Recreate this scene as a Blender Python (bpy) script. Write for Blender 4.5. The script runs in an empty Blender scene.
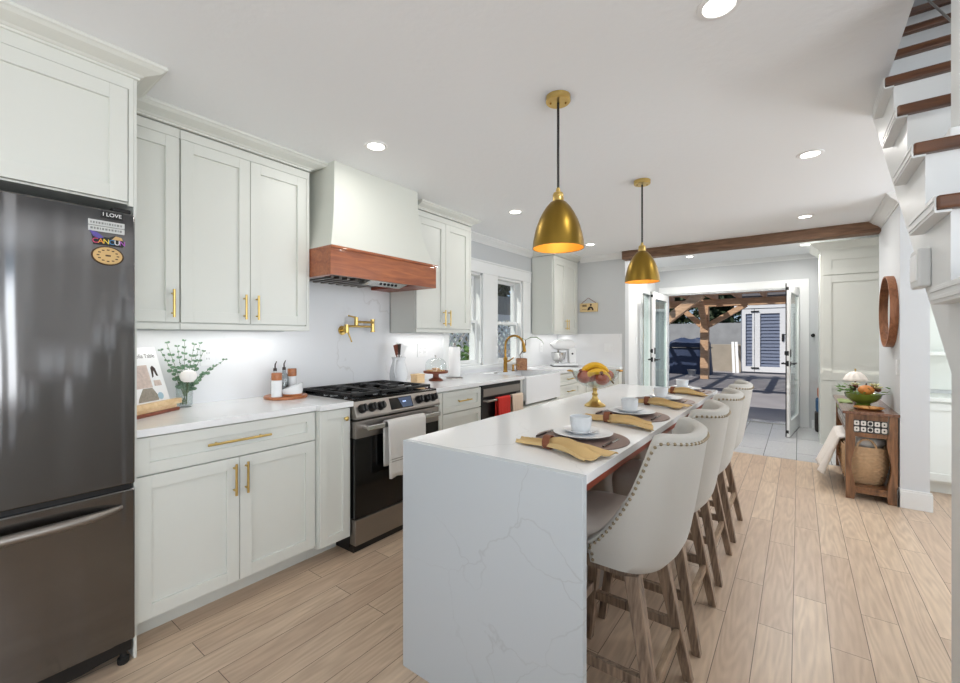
import bpy, math, random
from mathutils import Vector, Matrix
PI = math.pi
R = math.radians
rnd = random.Random(7)
sc = bpy.context.scene
col = sc.collection

# ------------------------------------------------------------------ camera
cam = bpy.data.cameras.new('camera')
cam.sensor_width = 36
cam.lens = 36 * 427 / 960
cam.shift_y = -4 / 960
cam.clip_start = 0.05
cam.clip_end = 200
camo = bpy.data.objects.new('camera', cam)
col.objects.link(camo)
camo.location = (0, 0, 1.33)
camo.rotation_euler = (PI / 2, 0, math.atan2(319, 427))
sc.camera = camo

# ------------------------------------------------------------------ world, sun, window light, exposure
wd = bpy.data.worlds.new('World')
sc.world = wd
wd.use_nodes = True
wn = wd.node_tree
sky = wn.nodes.new('ShaderNodeTexSky')
sky.sky_type = 'HOSEK_WILKIE'
sky.turbidity = 3.0
sky.ground_albedo = 0.4
sky.sun_direction = (-0.45, -0.5, 0.76)
wn.links.new(sky.outputs[0], wn.nodes['Background'].inputs[0])
wn.nodes['Background'].inputs[1].default_value = 2.2
sc.view_settings.view_transform = 'Standard'
sc.view_settings.look = 'None'
sc.view_settings.gamma = 1
sc.view_settings.use_curve_mapping = False
sc.view_settings.exposure = 0.2
sc.cycles.max_bounces = 10
sc.cycles.diffuse_bounces = 6
sc.cycles.transparent_max_bounces = 16
sc.cycles.sample_clamp_indirect = 6
sc.cycles.caustics_reflective = False
sc.cycles.caustics_refractive = False


def lamp(name, kind, loc, energy, color=(1, 1, 1), rot=(0, 0, 0), **kw):
    l = bpy.data.lights.new(name, kind)
    l.energy = energy
    l.color = color
    for k, v in kw.items():
        setattr(l, k, v)
    o = bpy.data.objects.new(name, l)
    col.objects.link(o)
    o.location = loc
    o.rotation_euler = rot
    return o


sunv = Vector((0.45, 0.5, -0.76))
s_ = lamp('sun', 'SUN', (0, 10, 12), 3.8, (1, .95, .87), angle=0.01)
s_.rotation_euler = sunv.to_track_quat('-Z', 'Y').to_euler()
# window daylight around the camera, tilted up to lift the ceiling, and added fill
lamp('daylight_rear', 'AREA', (-.6, -2.5, 1.4), 30, (.90, .95, 1), (PI / 2 + .8, 0, 0), shape='RECTANGLE', size=3.6, size_y=1.9)
lamp('daylight_side', 'AREA', (2.9, -1.0, 1.4), 106, (.90, .95, 1), (PI / 2 + .75, 0, PI / 2), shape='RECTANGLE', size=3.4, size_y=1.9)
lamp('fill_side_far', 'AREA', (2.9, 4.2, 1.4), 62, (.90, .95, 1), (PI / 2 + .6, 0, PI / 2), shape='RECTANGLE', size=1.7, size_y=1.9)  # unseen fill lamp, added to brighten the ceiling and right side
lamp('stairwell_light', 'AREA', (.78, 2.2, 3.9), 3, (.95, .98, 1), (0, 0, 0), shape='RECTANGLE', size=.8, size_y=1.5)  # unseen area lamp under the closed top of the stairwell

# ------------------------------------------------------------------ materials
MATS = {}


def nmat(name):
    m = bpy.data.materials.new(name)
    m.use_nodes = True
    nt = m.node_tree
    b = nt.nodes['Principled BSDF']
    MATS[name] = m
    return m, nt, b


def N(nt, t, **kw):
    n = nt.nodes.new(t)
    for k, v in kw.items():
        if k.startswith('i_'):
            n.inputs[k[2:]].default_value = v
        else:
            setattr(n, k, v)
    return n


def srgb(r, g, b):
    f = lambda c: ((c / 255) / 12.92) if c <= 10 else (((c / 255) + .055) / 1.055) ** 2.4
    return (f(r), f(g), f(b), 1)


def simple(name, c, rough=.5, metal=0, emit=None, es=0, var=0, vscale=8, bump=0, bscale=40, trans=0, coat=0, ior=None, sheen=0):
    m, nt, b = nmat(name)
    c = srgb(*c)
    b.inputs['Base Color'].default_value = c
    b.inputs['Roughness'].default_value = rough
    b.inputs['Metallic'].default_value = metal
    b.inputs['Transmission Weight'].default_value = trans
    b.inputs['Coat Weight'].default_value = coat
    b.inputs['Sheen Weight'].default_value = sheen
    if ior:
        b.inputs['IOR'].default_value = ior
    if emit:
        b.inputs['Emission Color'].default_value = srgb(*emit)
        b.inputs['Emission Strength'].default_value = es
    tc = N(nt, 'ShaderNodeTexCoord')
    no = N(nt, 'ShaderNodeTexNoise', i_Scale=vscale, i_Detail=4.0)
    nt.links.new(tc.outputs['Object'], no.inputs['Vector'])
    if var:
        mx = N(nt, 'ShaderNodeMix', data_type='RGBA')
        mx.inputs[6].default_value = tuple(x * (1 - var) for x in c[:3]) + (1,)
        mx.inputs[7].default_value = tuple(min(1, x * (1 + var)) for x in c[:3]) + (1,)
        nt.links.new(no.outputs[0], mx.inputs[0])
        nt.links.new(mx.outputs[2], b.inputs['Base Color'])
    if bump:
        n2 = N(nt, 'ShaderNodeTexNoise', i_Scale=bscale, i_Detail=3.0)
        nt.links.new(tc.outputs['Object'], n2.inputs['Vector'])
        bp = N(nt, 'ShaderNodeBump', i_Strength=bump, i_Distance=.01)
        nt.links.new(n2.outputs[0], bp.inputs['Height'])
        nt.links.new(bp.outputs[0], b.inputs['Normal'])
    return m


def wood(name, c1, c2, axis='Y', scale=6, rough=.5, coat=0, dist=2.0, bump=.05):
    m, nt, b = nmat(name)
    tc = N(nt, 'ShaderNodeTexCoord')
    mp = N(nt, 'ShaderNodeMapping')
    st = {'X': (.12, 1, 1), 'Y': (1, .12, 1), 'Z': (1, 1, .12)}[axis]
    mp.inputs['Scale'].default_value = st
    nt.links.new(tc.outputs['Object'], mp.inputs[0])
    n1 = N(nt, 'ShaderNodeTexNoise', i_Scale=scale * 4, i_Detail=6.0, i_Distortion=dist)
    nt.links.new(mp.outputs[0], n1.inputs['Vector'])
    n2 = N(nt, 'ShaderNodeTexNoise', i_Scale=scale * 22, i_Detail=3.0)
    nt.links.new(mp.outputs[0], n2.inputs['Vector'])
    ad = N(nt, 'ShaderNodeMath', operation='MULTIPLY_ADD')
    nt.links.new(n2.outputs[0], ad.inputs[0])
    ad.inputs[1].default_value = .35
    nt.links.new(n1.outputs[0], ad.inputs[2])
    cr = N(nt, 'ShaderNodeValToRGB')
    cr.color_ramp.elements[0].position = .42
    cr.color_ramp.elements[0].color = srgb(*c1)
    cr.color_ramp.elements[1].position = .9
    cr.color_ramp.elements[1].color = srgb(*c2)
    nt.links.new(ad.outputs[0], cr.inputs[0])
    nt.links.new(cr.outputs[0], b.inputs['Base Color'])
    b.inputs['Roughness'].default_value = rough
    b.inputs['Coat Weight'].default_value = coat
    bp = N(nt, 'ShaderNodeBump', i_Strength=bump * 4, i_Distance=.004)
    nt.links.new(n2.outputs[0], bp.inputs['Height'])
    nt.links.new(bp.outputs[0], b.inputs['Normal'])
    return m


def quartz(name, base, vein, rough, scale=1.6, amount=.55):
    m, nt, b = nmat(name)
    tc = N(nt, 'ShaderNodeTexCoord')
    dn = N(nt, 'ShaderNodeTexNoise', i_Scale=2.2, i_Detail=5.0)
    nt.links.new(tc.outputs['Object'], dn.inputs['Vector'])
    mx = N(nt, 'ShaderNodeVectorMath', operation='MULTIPLY_ADD')
    nt.links.new(dn.outputs['Color'], mx.inputs[0])
    mx.inputs[1].default_value = (.55, .55, .55)
    nt.links.new(tc.outputs['Object'], mx.inputs[2])
    vo = N(nt, 'ShaderNodeTexVoronoi', feature='DISTANCE_TO_EDGE', i_Scale=scale)
    nt.links.new(mx.outputs[0], vo.inputs['Vector'])
    mr = N(nt, 'ShaderNodeMapRange')
    mr.inputs[1].default_value = 0.0
    mr.inputs[2].default_value = 0.008
    mr.inputs[3].default_value = 1
    mr.inputs[4].default_value = 0
    nt.links.new(vo.outputs['Distance'], mr.inputs[0])
    n2 = N(nt, 'ShaderNodeTexNoise', i_Scale=1.7, i_Detail=2.0)
    nt.links.new(tc.outputs['Object'], n2.inputs['Vector'])
    m2 = N(nt, 'ShaderNodeMapRange')
    m2.inputs[1].default_value = .42
    m2.inputs[2].default_value = .62
    m2.inputs[4].default_value = amount
    nt.links.new(n2.outputs[0], m2.inputs[0])
    mu = N(nt, 'ShaderNodeMath', operation='MULTIPLY')
    nt.links.new(mr.outputs[0], mu.inputs[0])
    nt.links.new(m2.outputs[0], mu.inputs[1])
    cm = N(nt, 'ShaderNodeMix', data_type='RGBA')
    cm.inputs[6].default_value = srgb(*base)
    cm.inputs[7].default_value = srgb(*vein)
    nt.links.new(mu.outputs[0], cm.inputs[0])
    nt.links.new(cm.outputs[2], b.inputs['Base Color'])
    b.inputs['Roughness'].default_value = rough
    return m


def plank_floor(name, c1, c2, c3, length, width, groove, rough, stretch, gamp):
    m, nt, b = nmat(name)
    tc = N(nt, 'ShaderNodeTexCoord')
    mp = N(nt, 'ShaderNodeMapping')
    mp.inputs['Rotation'].default_value = (0, 0, PI / 2)
    mp.inputs['Location'].default_value = (.37, .023, 0)
    nt.links.new(tc.outputs['Object'], mp.inputs[0])
    br = N(nt, 'ShaderNodeTexBrick', offset=.37, offset_frequency=2, squash=1)
    br.inputs['Color1'].default_value = (0, 0, 0, 1)
    br.inputs['Color2'].default_value = (1, 1, 1, 1)
    br.inputs['Mortar'].default_value = (.5, .5, .5, 1)
    br.inputs['Scale'].default_value = 1
    br.inputs['Mortar Size'].default_value = groove
    br.inputs['Mortar Smooth'].default_value = .2
    br.inputs['Brick Width'].default_value = length
    br.inputs['Row Height'].default_value = width
    nt.links.new(mp.outputs[0], br.inputs['Vector'])
    # grain, shifted from plank to plank
    vm = N(nt, 'ShaderNodeVectorMath', operation='MULTIPLY_ADD')
    nt.links.new(br.outputs['Color'], vm.inputs[0])
    vm.inputs[1].default_value = (7.3, 3.1, 5.7)
    nt.links.new(tc.outputs['Object'], vm.inputs[2])
    gs = N(nt, 'ShaderNodeMapping')
    gs.inputs['Scale'].default_value = (1, stretch, 1)
    nt.links.new(vm.outputs[0], gs.inputs[0])
    n1 = N(nt, 'ShaderNodeTexNoise', i_Scale=7.0, i_Detail=2.0, i_Distortion=.2)
    nt.links.new(gs.outputs[0], n1.inputs['Vector'])
    wv = N(nt, 'ShaderNodeMath', operation='MULTIPLY')
    nt.links.new(n1.outputs[0], wv.inputs[0])
    wv.inputs[1].default_value = 85
    sn = N(nt, 'ShaderNodeMath', operation='SINE')
    nt.links.new(wv.outputs[0], sn.inputs[0])
    n2 = N(nt, 'ShaderNodeTexNoise', i_Scale=60.0, i_Detail=4.0)
    nt.links.new(gs.outputs[0], n2.inputs['Vector'])
    g = N(nt, 'ShaderNodeMath', operation='MULTIPLY_ADD')
    nt.links.new(sn.outputs[0], g.inputs[0])
    g.inputs[1].default_value = .16
    nt.links.new(n2.outputs[0], g.inputs[2])
    m1 = N(nt, 'ShaderNodeMix', data_type='RGBA')
    m1.inputs[6].default_value = srgb(*c1)
    m1.inputs[7].default_value = srgb(*c2)
    nt.links.new(br.outputs['Color'], m1.inputs[0])
    gm = N(nt, 'ShaderNodeMapRange')
    gm.inputs[1].default_value = .15
    gm.inputs[2].default_value = .85
    gm.inputs[3].default_value = gamp
    gm.inputs[4].default_value = 0
    nt.links.new(g.outputs[0], gm.inputs[0])
    m2 = N(nt, 'ShaderNodeMix', data_type='RGBA')
    m2.inputs[7].default_value = srgb(*c3)
    nt.links.new(m1.outputs[2], m2.inputs[6])
    nt.links.new(gm.outputs[0], m2.inputs[0])
    m3 = N(nt, 'ShaderNodeMix', data_type='RGBA')
    m3.inputs[7].default_value = srgb(*[x * .58 for x in c3])
    nt.links.new(m2.outputs[2], m3.inputs[6])
    nt.links.new(br.outputs['Fac'], m3.inputs[0])
    nt.links.new(m3.outputs[2], b.inputs['Base Color'])
    b.inputs['Roughness'].default_value = rough
    bp = N(nt, 'ShaderNodeBump', i_Strength=.25, i_Distance=.002)
    nt.links.new(g.outputs[0], bp.inputs['Height'])
    nt.links.new(bp.outputs[0], b.inputs['Normal'])
    return m


def pane_mat(name, tint=(1, 1, 1), rough=.0, fmul=1.0):
    m, nt, b = nmat(name)
    nt.nodes.remove(b)
    tr = N(nt, 'ShaderNodeBsdfTransparent')
    tr.inputs[0].default_value = (*tint, 1)
    gl = N(nt, 'ShaderNodeBsdfGlossy', i_Roughness=rough)
    lw = N(nt, 'ShaderNodeLayerWeight', i_Blend=.5)
    pw = N(nt, 'ShaderNodeMath', operation='POWER')
    pw.inputs[1].default_value = 4.5
    nt.links.new(lw.outputs['Facing'], pw.inputs[0])
    mm = N(nt, 'ShaderNodeMath', operation='MULTIPLY_ADD')
    mm.inputs[1].default_value = .6 * fmul
    mm.inputs[2].default_value = .04 * fmul
    nt.links.new(pw.outputs[0], mm.inputs[0])
    mx = N(nt, 'ShaderNodeMixShader')
    nt.links.new(mm.outputs[0], mx.inputs[0])
    nt.links.new(tr.outputs[0], mx.inputs[1])
    nt.links.new(gl.outputs[0], mx.inputs[2])
    nt.links.new(mx.outputs[0], nt.nodes['Material Output'].inputs[0])
    return m


def steel(name, c, rough, wave=0.0):
    m, nt, b = nmat(name)
    b.inputs['Base Color'].default_value = srgb(*c)
    b.inputs['Metallic'].default_value = 1
    b.inputs['Roughness'].default_value = rough
    tc = N(nt, 'ShaderNodeTexCoord')
    if wave:
        mp = N(nt, 'ShaderNodeMapping')
        mp.inputs['Scale'].default_value = (1, 9, .45)
        nt.links.new(tc.outputs['Object'], mp.inputs[0])
        no = N(nt, 'ShaderNodeTexNoise', i_Scale=1.0, i_Detail=1.5)
        nt.links.new(mp.outputs[0], no.inputs['Vector'])
        bp = N(nt, 'ShaderNodeBump', i_Strength=wave, i_Distance=.02)
        nt.links.new(no.outputs[0], bp.inputs['Height'])
        nt.links.new(bp.outputs[0], b.inputs['Normal'])
    else:
        no = N(nt, 'ShaderNodeTexNoise', i_Scale=60.0)
        nt.links.new(tc.outputs['Object'], no.inputs['Vector'])
        mr = N(nt, 'ShaderNodeMapRange')
        mr.inputs[3].default_value = rough * .85
        mr.inputs[4].default_value = rough * 1.15
        nt.links.new(no.outputs[0], mr.inputs[0])
        nt.links.new(mr.outputs[0], b.inputs['Roughness'])
    return m


M = MATS
simple('cabinet', (218, 220, 214), .38, var=.01)
simple('island_back_shade', (126, 116, 108), .6)  # dark tone stands for shade on the white panel under the overhang
simple('wall_white', (232, 233, 233), .6, bump=.03, bscale=90)
simple('wall_gray', (196, 199, 201), .6, bump=.03, bscale=90)
simple('wall_right', (208, 211, 214), .6, bump=.03, bscale=90)
simple('ceiling', (240, 243, 246), .7, bump=.12, bscale=26)
simple('trim', (228, 230, 230), .4)
simple('hood_plaster', (214, 216, 208), .6, bump=.03, bscale=60)
simple('gap', (60, 60, 58), .8)
simple('black', (18, 18, 19), .35, var=.1)
simple('black_gloss', (10, 10, 11), .08)
simple('black_iron', (24, 24, 25), .45, bump=.1, bscale=120)
simple('rubber', (22, 22, 22), .7)
simple('brass', (212, 182, 112), .3, 1)
simple('brass_aged', (168, 128, 62), .32, 1)
simple('brass_shade', (146, 118, 52), .36, 1)
simple('shade_inside', (206, 146, 52), .5, .3)
steel('fridge_steel', (122, 121, 121), .12, .4)
steel('steel', (156, 150, 144), .42)
steel('steel_light', (205, 205, 203), .22)
steel('chrome', (215, 215, 215), .1)
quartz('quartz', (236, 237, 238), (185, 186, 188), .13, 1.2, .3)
quartz('quartz_shaded', (193, 199, 203), (150, 151, 152), .16, 2.0, .32)  # the top's white quartz, darkened for the less lit end panel
quartz('backsplash', (235, 236, 238), (190, 188, 184), .22, 1.1, .35)
plank_floor('oak_floor', (217, 194, 168), (200, 175, 151), (152, 127, 108), 1.0, .131, .0015, .34, .10, .5)
plank_floor('hall_tile', (196, 197, 198), (186, 187, 189), (160, 160, 162), .9, .3, .003, .25, .4, .3)
wood('wood_cherry', (128, 64, 36), (178, 104, 60), 'Y', 4, .35, .3)
wood('wood_red', (120, 50, 32), (160, 74, 48), 'Y', 4, .4, .2)
wood('wood_beam', (88, 64, 50), (140, 108, 84), 'X', 5, .7)
wood('wood_tread', (62, 36, 20), (108, 68, 42), 'X', 5, .4, .2)
wood('wood_stool', (78, 62, 50), (168, 144, 122), 'Z', 7, .6)
wood('wood_stool_pale', (112, 90, 70), (170, 146, 120), 'Y', 7, .6)
wood('wood_console', (84, 56, 36), (152, 108, 74), 'Z', 5, .35, .3)
wood('wood_console_top', (82, 52, 38), (140, 100, 78), 'Y', 5, .25, .4)
wood('wood_mirror', (120, 74, 46), (168, 112, 76), 'Z', 5, .45)
wood('wood_acacia', (140, 78, 44), (196, 126, 78), 'Y', 6, .4, .2)
wood('wood_light', (214, 178, 130), (238, 210, 168), 'Y', 5, .5)
wood('wood_dark_red', (108, 54, 36), (146, 80, 56), 'Y', 6, .4)
wood('wood_pergola', (180, 140, 108), (228, 192, 158), 'X', 4, .7)
wood('wood_fence', (128, 126, 124), (168, 166, 164), 'Z', 4, .8)
wood('wood_olive', (120, 70, 42), (190, 140, 100), 'X', 10, .4)
simple('linen', (190, 187, 180), .85, bump=.25, bscale=420, sheen=.2)
simple('linen_seat', (206, 197, 188), .85, bump=.2, bscale=420)
simple('nail', (150, 136, 112), .3, 1)
simple('napkin', (202, 172, 120), .85, var=.08, bump=.1, bscale=300)
simple('leather', (120, 66, 38), .5, var=.12)
simple('placemat', (122, 100, 92), .5, var=.06)
simple('ceramic', (232, 234, 236), .22)
simple('ceramic_ribbed', (218, 222, 225), .35, bump=.25, bscale=130)
simple('ceramic_green', (112, 136, 50), .2, coat=.4, var=.12)
simple('cutlery_dark', (52, 34, 28), .4)
simple('white_plastic', (238, 239, 240), .35)
simple('white_towel', (226, 224, 220), .9, bump=.3, bscale=260)
simple('stripe_gray', (168, 164, 158), .9)
simple('red_towel', (206, 44, 34), .85, var=.15, bump=.2, bscale=200)
simple('plaid_towel', (224, 204, 184), .9, var=.05, bump=.2, bscale=200)
simple('plaid_line', (196, 150, 132), .9)
simple('paper', (243, 243, 243), .9)
simple('book_ink', (90, 88, 86), .8)
simple('book_photo', (206, 188, 178), .7, var=.35, vscale=60)
simple('book_photo_dark', (150, 142, 130), .7, var=.4, vscale=80)
simple('book_badge', (170, 200, 215), .6)
simple('hair', (64, 48, 42), .8)
simple('page', (236, 230, 216), .9)
simple('leaf_euc', (112, 146, 116), .6, var=.25, vscale=30)
simple('stem_green', (96, 116, 74), .7)
simple('leaf_green', (92, 128, 60), .6, var=.3, vscale=20)
simple('stem_brown', (92, 72, 56), .7)
simple('rose', (250, 247, 244), .7)
simple('banana', (226, 176, 38), .45, var=.12, vscale=14)
simple('banana_tip', (92, 64, 26), .7)
simple('pomegranate', (170, 84, 60), .45, var=.25, vscale=12)
simple('pumpkin', (222, 142, 70), .5, var=.15)
simple('flower_pale', (222, 222, 178), .7, var=.1)
simple('flower_dark', (110, 62, 52), .7, var=.2)
simple('cookie', (204, 156, 98), .9, var=.2, vscale=50)
simple('amber', (180, 118, 50), .3, var=.2, vscale=40)
simple('green_cloth', (150, 166, 112), .9, var=.2)
simple('wicker', (200, 168, 132), .7, var=.25, vscale=40, bump=.3, bscale=150)
simple('throw_cloth', (234, 228, 222), .95, bump=.4, bscale=120)
simple('tile_black', (30, 30, 32), .3)
simple('tile_white', (228, 226, 220), .3)
simple('mirror_glass', (235, 238, 240), .02, 1)
simple('screen_blue', (70, 84, 108), .15, emit=(60, 78, 110), es=.15)
simple('screen_digit', (190, 215, 255), .3, emit=(170, 200, 255), es=1.0)
simple('light_disc', (255, 255, 255), .5, emit=(255, 250, 240), es=9)
simple('bulb', (255, 240, 220), .5, emit=(255, 214, 150), es=2.5)
simple('magnet_black', (16, 16, 16), .4)
simple('magnet_white', (240, 240, 240), .4)
simple('magnet_silver', (198, 200, 198), .4, var=.1)
simple('magnet_grey', (130, 132, 130), .5)
simple('magnet_purple', (92, 78, 158), .4)
simple('magnet_pink', (222, 74, 122), .4)
simple('magnet_orange', (236, 150, 60), .4)
simple('magnet_yellow', (238, 212, 70), .4)
simple('magnet_blue', (64, 140, 200), .4)
simple('magnet_violet', (178, 96, 190), .4)
simple('magnet_tan', (206, 172, 116), .6, var=.1)
simple('magnet_brown', (72, 46, 24), .6)
simple('sign_tan', (216, 190, 140), .7, var=.08)
simple('door_white', (240, 241, 241), .35)
simple('patio_stone', (146, 143, 146), .85, var=.22, vscale=1.5, bump=.2, bscale=14)
simple('ground_dirt', (126, 120, 108), .95, var=.25, vscale=2)
simple('stone_beige', (176, 166, 152), .9, var=.15, vscale=3, bump=.4, bscale=9)
simple('stone_gray', (160, 162, 166), .9, var=.3, vscale=2.5, bump=.5, bscale=6)
simple('tarp', (52, 66, 96), .6, var=.15, bump=.3, bscale=5)
simple('shed_blue', (116, 126, 150), .6)
simple('shed_white', (240, 241, 244), .5)
simple('shed_gray', (140, 146, 158), .7)
simple('shingle', (88, 86, 88), .9, var=.2, vscale=10)
simple('leaf_dark', (52, 66, 40), .7, var=.4, vscale=3)
simple('leaf_mid', (86, 106, 60), .7, var=.4, vscale=3)
simple('bark', (84, 70, 58), .9, var=.2)
simple('bag_blue', (50, 84, 120), .8)
simple('bag_orange', (190, 104, 66), .8)
simple('bag_dark', (48, 42, 40), .8)
simple('thermo', (222, 224, 224), .4)
simple('thermo_face', (246, 247, 248), .3)
simple('lamp_shade', (246, 240, 234), .6, emit=(255, 240, 222), es=.12)
pane_mat('pane', (.97, .985, .98))
pane_mat('glass', (.93, .955, .95), fmul=1.6)
pane_mat('glass_smoke', (.7, .73, .74), fmul=1.6)
pane_mat('glass_green', (.9, .955, .945), fmul=1.2)

# ------------------------------------------------------------------ mesh building
ORG = {}


class MB:
    def __init__(s):
        s.v, s.f, s.mi = [], [], []
        s.cur = 0

    def add(s, vs, fs):
        n = len(s.v)
        s.v += [tuple(p) for p in vs]
        s.f += [tuple(i + n for i in f) for f in fs]
        s.mi += [s.cur] * len(fs)
        return s

    def box(s, x0, x1, y0, y1, z0, z1):
        vs = [(x, y, z) for z in (z0, z1) for y in (y0, y1) for x in (x0, x1)]
        return s.add(vs, [(0, 2, 3, 1), (4, 5, 7, 6), (0, 1, 5, 4), (2, 6, 7, 3), (0, 4, 6, 2), (1, 3, 7, 5)])

    def obox(s, c, size, rot):
        """box by centre, size and rotation matrix"""
        hx, hy, hz = (a / 2 for a in size)
        vs = [Vector(c) + rot @ Vector((x, y, z)) for z in (-hz, hz) for y in (-hy, hy) for x in (-hx, hx)]
        return s.add(vs, [(0, 2, 3, 1), (4, 5, 7, 6), (0, 1, 5, 4), (2, 6, 7, 3), (0, 4, 6, 2), (1, 3, 7, 5)])

    def bar(s, a, b, w0, w1=None, h0=None, h1=None, up=(0, 0, 1)):
        """tapered square bar from a to b"""
        w1 = w1 or w0
        h0 = h0 or w0
        h1 = h1 or (w1 if h0 == w0 else h0)
        a, b = Vector(a), Vector(b)
        d = (b - a).normalized()
        up = Vector(up)
        if abs(d.dot(up)) > .95:
            up = Vector((1, 0, 0))
        sx = d.cross(up).normalized()
        sy = sx.cross(d).normalized()
        vs = []
        for p, w, h in ((a, w0, h0), (b, w1, h1)):
            for i, j in ((-1, -1), (1, -1), (1, 1), (-1, 1)):
                vs.append(p + sx * i * w / 2 + sy * j * h / 2)
        return s.add(vs, [(3, 2, 1, 0), (4, 5, 6, 7), (0, 1, 5, 4), (1, 2, 6, 5), (2, 3, 7, 6), (3, 0, 4, 7)])

    def tube(s, pts, r, n=12, cap=True):
        pts = [Vector(p) for p in pts]
        rs = r if isinstance(r, (list, tuple)) else [r] * len(pts)
        vs = []
        prev = None
        for i, p in enumerate(pts):
            d = (pts[min(i + 1, len(pts) - 1)] - pts[max(i - 1, 0)])
            d.normalize()
            if prev is None:
                u = d.orthogonal().normalized()
            else:
                u = (prev - d * prev.dot(d))
                u = u.normalized() if u.length > 1e-6 else d.orthogonal().normalized()
            prev = u
            w = d.cross(u)
            for k in range(n):
                a = 2 * PI * k / n
                vs.append(p + (u * math.cos(a) + w * math.sin(a)) * rs[i])
        fs = []
        for i in range(len(pts) - 1):
            for k in range(n):
                fs.append((i * n + k, i * n + (k + 1) % n, (i + 1) * n + (k + 1) % n, (i + 1) * n + k))
        if cap:
            fs.append(tuple(reversed(range(n))))
            fs.append(tuple(range((len(pts) - 1) * n, len(pts) * n)))
        return s.add(vs, fs)

    def cyl(s, a, b, r, r2=None, n=24):
        return s.tube([a, b], [r, r if r2 is None else r2], n)

    def lathe(s, c, prof, n=32, sx=1, sy=1, close=False):
        """prof: (radius, z) pairs; open at radius>0 ends unless they are 0"""
        c = Vector(c)
        vs, fs = [], []
        for r, z in prof:
            for k in range(n):
                a = 2 * PI * k / n
                vs.append((c.x + r * math.cos(a) * sx, c.y + r * math.sin(a) * sy, c.z + z))
        m = len(prof)
        for i in range(m - 1 if not close else m):
            j = (i + 1) % m
            for k in range(n):
                q = (i * n + k, i * n + (k + 1) % n, j * n + (k + 1) % n, j * n + k)
                fs.append(q)
        return s.add(vs, fs)

    def ball(s, c, r, n=16, m=10):
        r = r if isinstance(r, (tuple, list)) else (r, r, r)
        vs, fs = [(c[0], c[1], c[2] - r[2])], []
        for i in range(1, m):
            t = PI * i / m
            for k in range(n):
                a = 2 * PI * k / n
                vs.append((c[0] + r[0] * math.sin(t) * math.cos(a), c[1] + r[1] * math.sin(t) * math.sin(a), c[2] - r[2] * math.cos(t)))
        vs.append((c[0], c[1], c[2] + r[2]))
        L = len(vs) - 1
        for k in range(n):
            fs.append((0, 1 + (k + 1) % n, 1 + k))
            fs.append((L, 1 + (m - 2) * n + k, 1 + (m - 2) * n + (k + 1) % n))
        for i in range(m - 2):
            for k in range(n):
                fs.append((1 + i * n + k, 1 + i * n + (k + 1) % n, 1 + (i + 1) * n + (k + 1) % n, 1 + (i + 1) * n + k))
        return s.add(vs, fs)

    def prism(s, poly, a0, a1, axis='X'):
        """polygon in the plane across axis, run from a0 to a1"""
        f = {'X': lambda p, a: (a, p[0], p[1]), 'Y': lambda p, a: (p[0], a, p[1]), 'Z': lambda p, a: (p[0], p[1], a)}[axis]
        n = len(poly)
        vs = [f(p, a0) for p in poly] + [f(p, a1) for p in poly]
        fs = [tuple(range(n)), tuple(range(2 * n - 1, n - 1, -1))]
        fs += [((i + 1) % n, i, n + i, n + (i + 1) % n) for i in range(n)]
        return s.add(vs, fs)

    def grid(s, P, close_u=False, close_v=False):
        nu, nv = len(P), len(P[0])
        vs = [p for row in P for p in row]
        fs = []
        for i in range(nu if close_u else nu - 1):
            for j in range(nv if close_v else nv - 1):
                i2, j2 = (i + 1) % nu, (j + 1) % nv
                fs.append((i * nv + j, i * nv + j2, i2 * nv + j2, i2 * nv + j))
        return s.add(vs, fs)

    def sweep(s, path, prof):
        """profile (out, z) along a flat path of (x, y); out is to the right of travel"""
        P = [Vector((p[0], p[1])) for p in path]
        rows = []
        for i, p in enumerate(P):
            d0 = (P[i] - P[i - 1]).normalized() if i else (P[1] - P[0]).normalized()
            d1 = (P[i + 1] - P[i]).normalized() if i < len(P) - 1 else d0
            n0, n1 = Vector((d0.y, -d0.x)), Vector((d1.y, -d1.x))
            m = (n0 + n1)
            m = m / max(.2, m.length ** 2 / 2) if m.length > 1e-6 else n0
            rows.append([(p.x + m.x * o, p.y + m.y * o, z) for o, z in prof])
        s.grid(rows, close_v=True)
        n = len(prof)
        b = len(s.v) - n * len(P)
        s.f += [tuple(b + k for k in range(n)), tuple(b + (len(P) - 1) * n + k for k in reversed(range(n)))]
        s.mi += [s.cur] * 2
        return s

    def build(s, name, mat, parent=None, smooth=False, bevel=0, seg=2, kind=None, sub=0, label=None, ang=40, solid=0):
        o = bpy.data.objects.new(name, bpy.data.meshes.new(name))
        org = ORG.get(parent.name, Vector()) if parent else Vector()
        me = o.data
        me.from_pydata([Vector(v) - org for v in s.v], [], s.f)
        for mm in (mat if isinstance(mat, (list, tuple)) else [mat]):
            me.materials.append(M[mm])
        for p, i in zip(me.polygons, s.mi):
            p.material_index = i
        bm_fix(me)
        if smooth:
            for p in me.polygons:
                p.use_smooth = True
            try:
                me.set_sharp_from_angle(angle=R(ang))
            except Exception:
                pass
        col.objects.link(o)
        if parent:
            o.parent = parent
            ORG[o.name] = org
        if solid:
            md = o.modifiers.new('solid', 'SOLIDIFY')
            md.thickness = solid
            md.offset = 0
        if bevel:
            md = o.modifiers.new('bevel', 'BEVEL')
            md.width = bevel
            md.segments = seg
            md.limit_method = 'ANGLE'
        if sub:
            md = o.modifiers.new('sub', 'SUBSURF')
            md.levels = md.render_levels = sub
        if kind:
            o['kind'] = kind
        if label:
            o['label'] = label
        return o


def bm_fix(me):
    import bmesh
    b = bmesh.new()
    b.from_mesh(me)
    bmesh.ops.recalc_face_normals(b, faces=b.faces)
    b.to_mesh(me)
    b.free()


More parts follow.
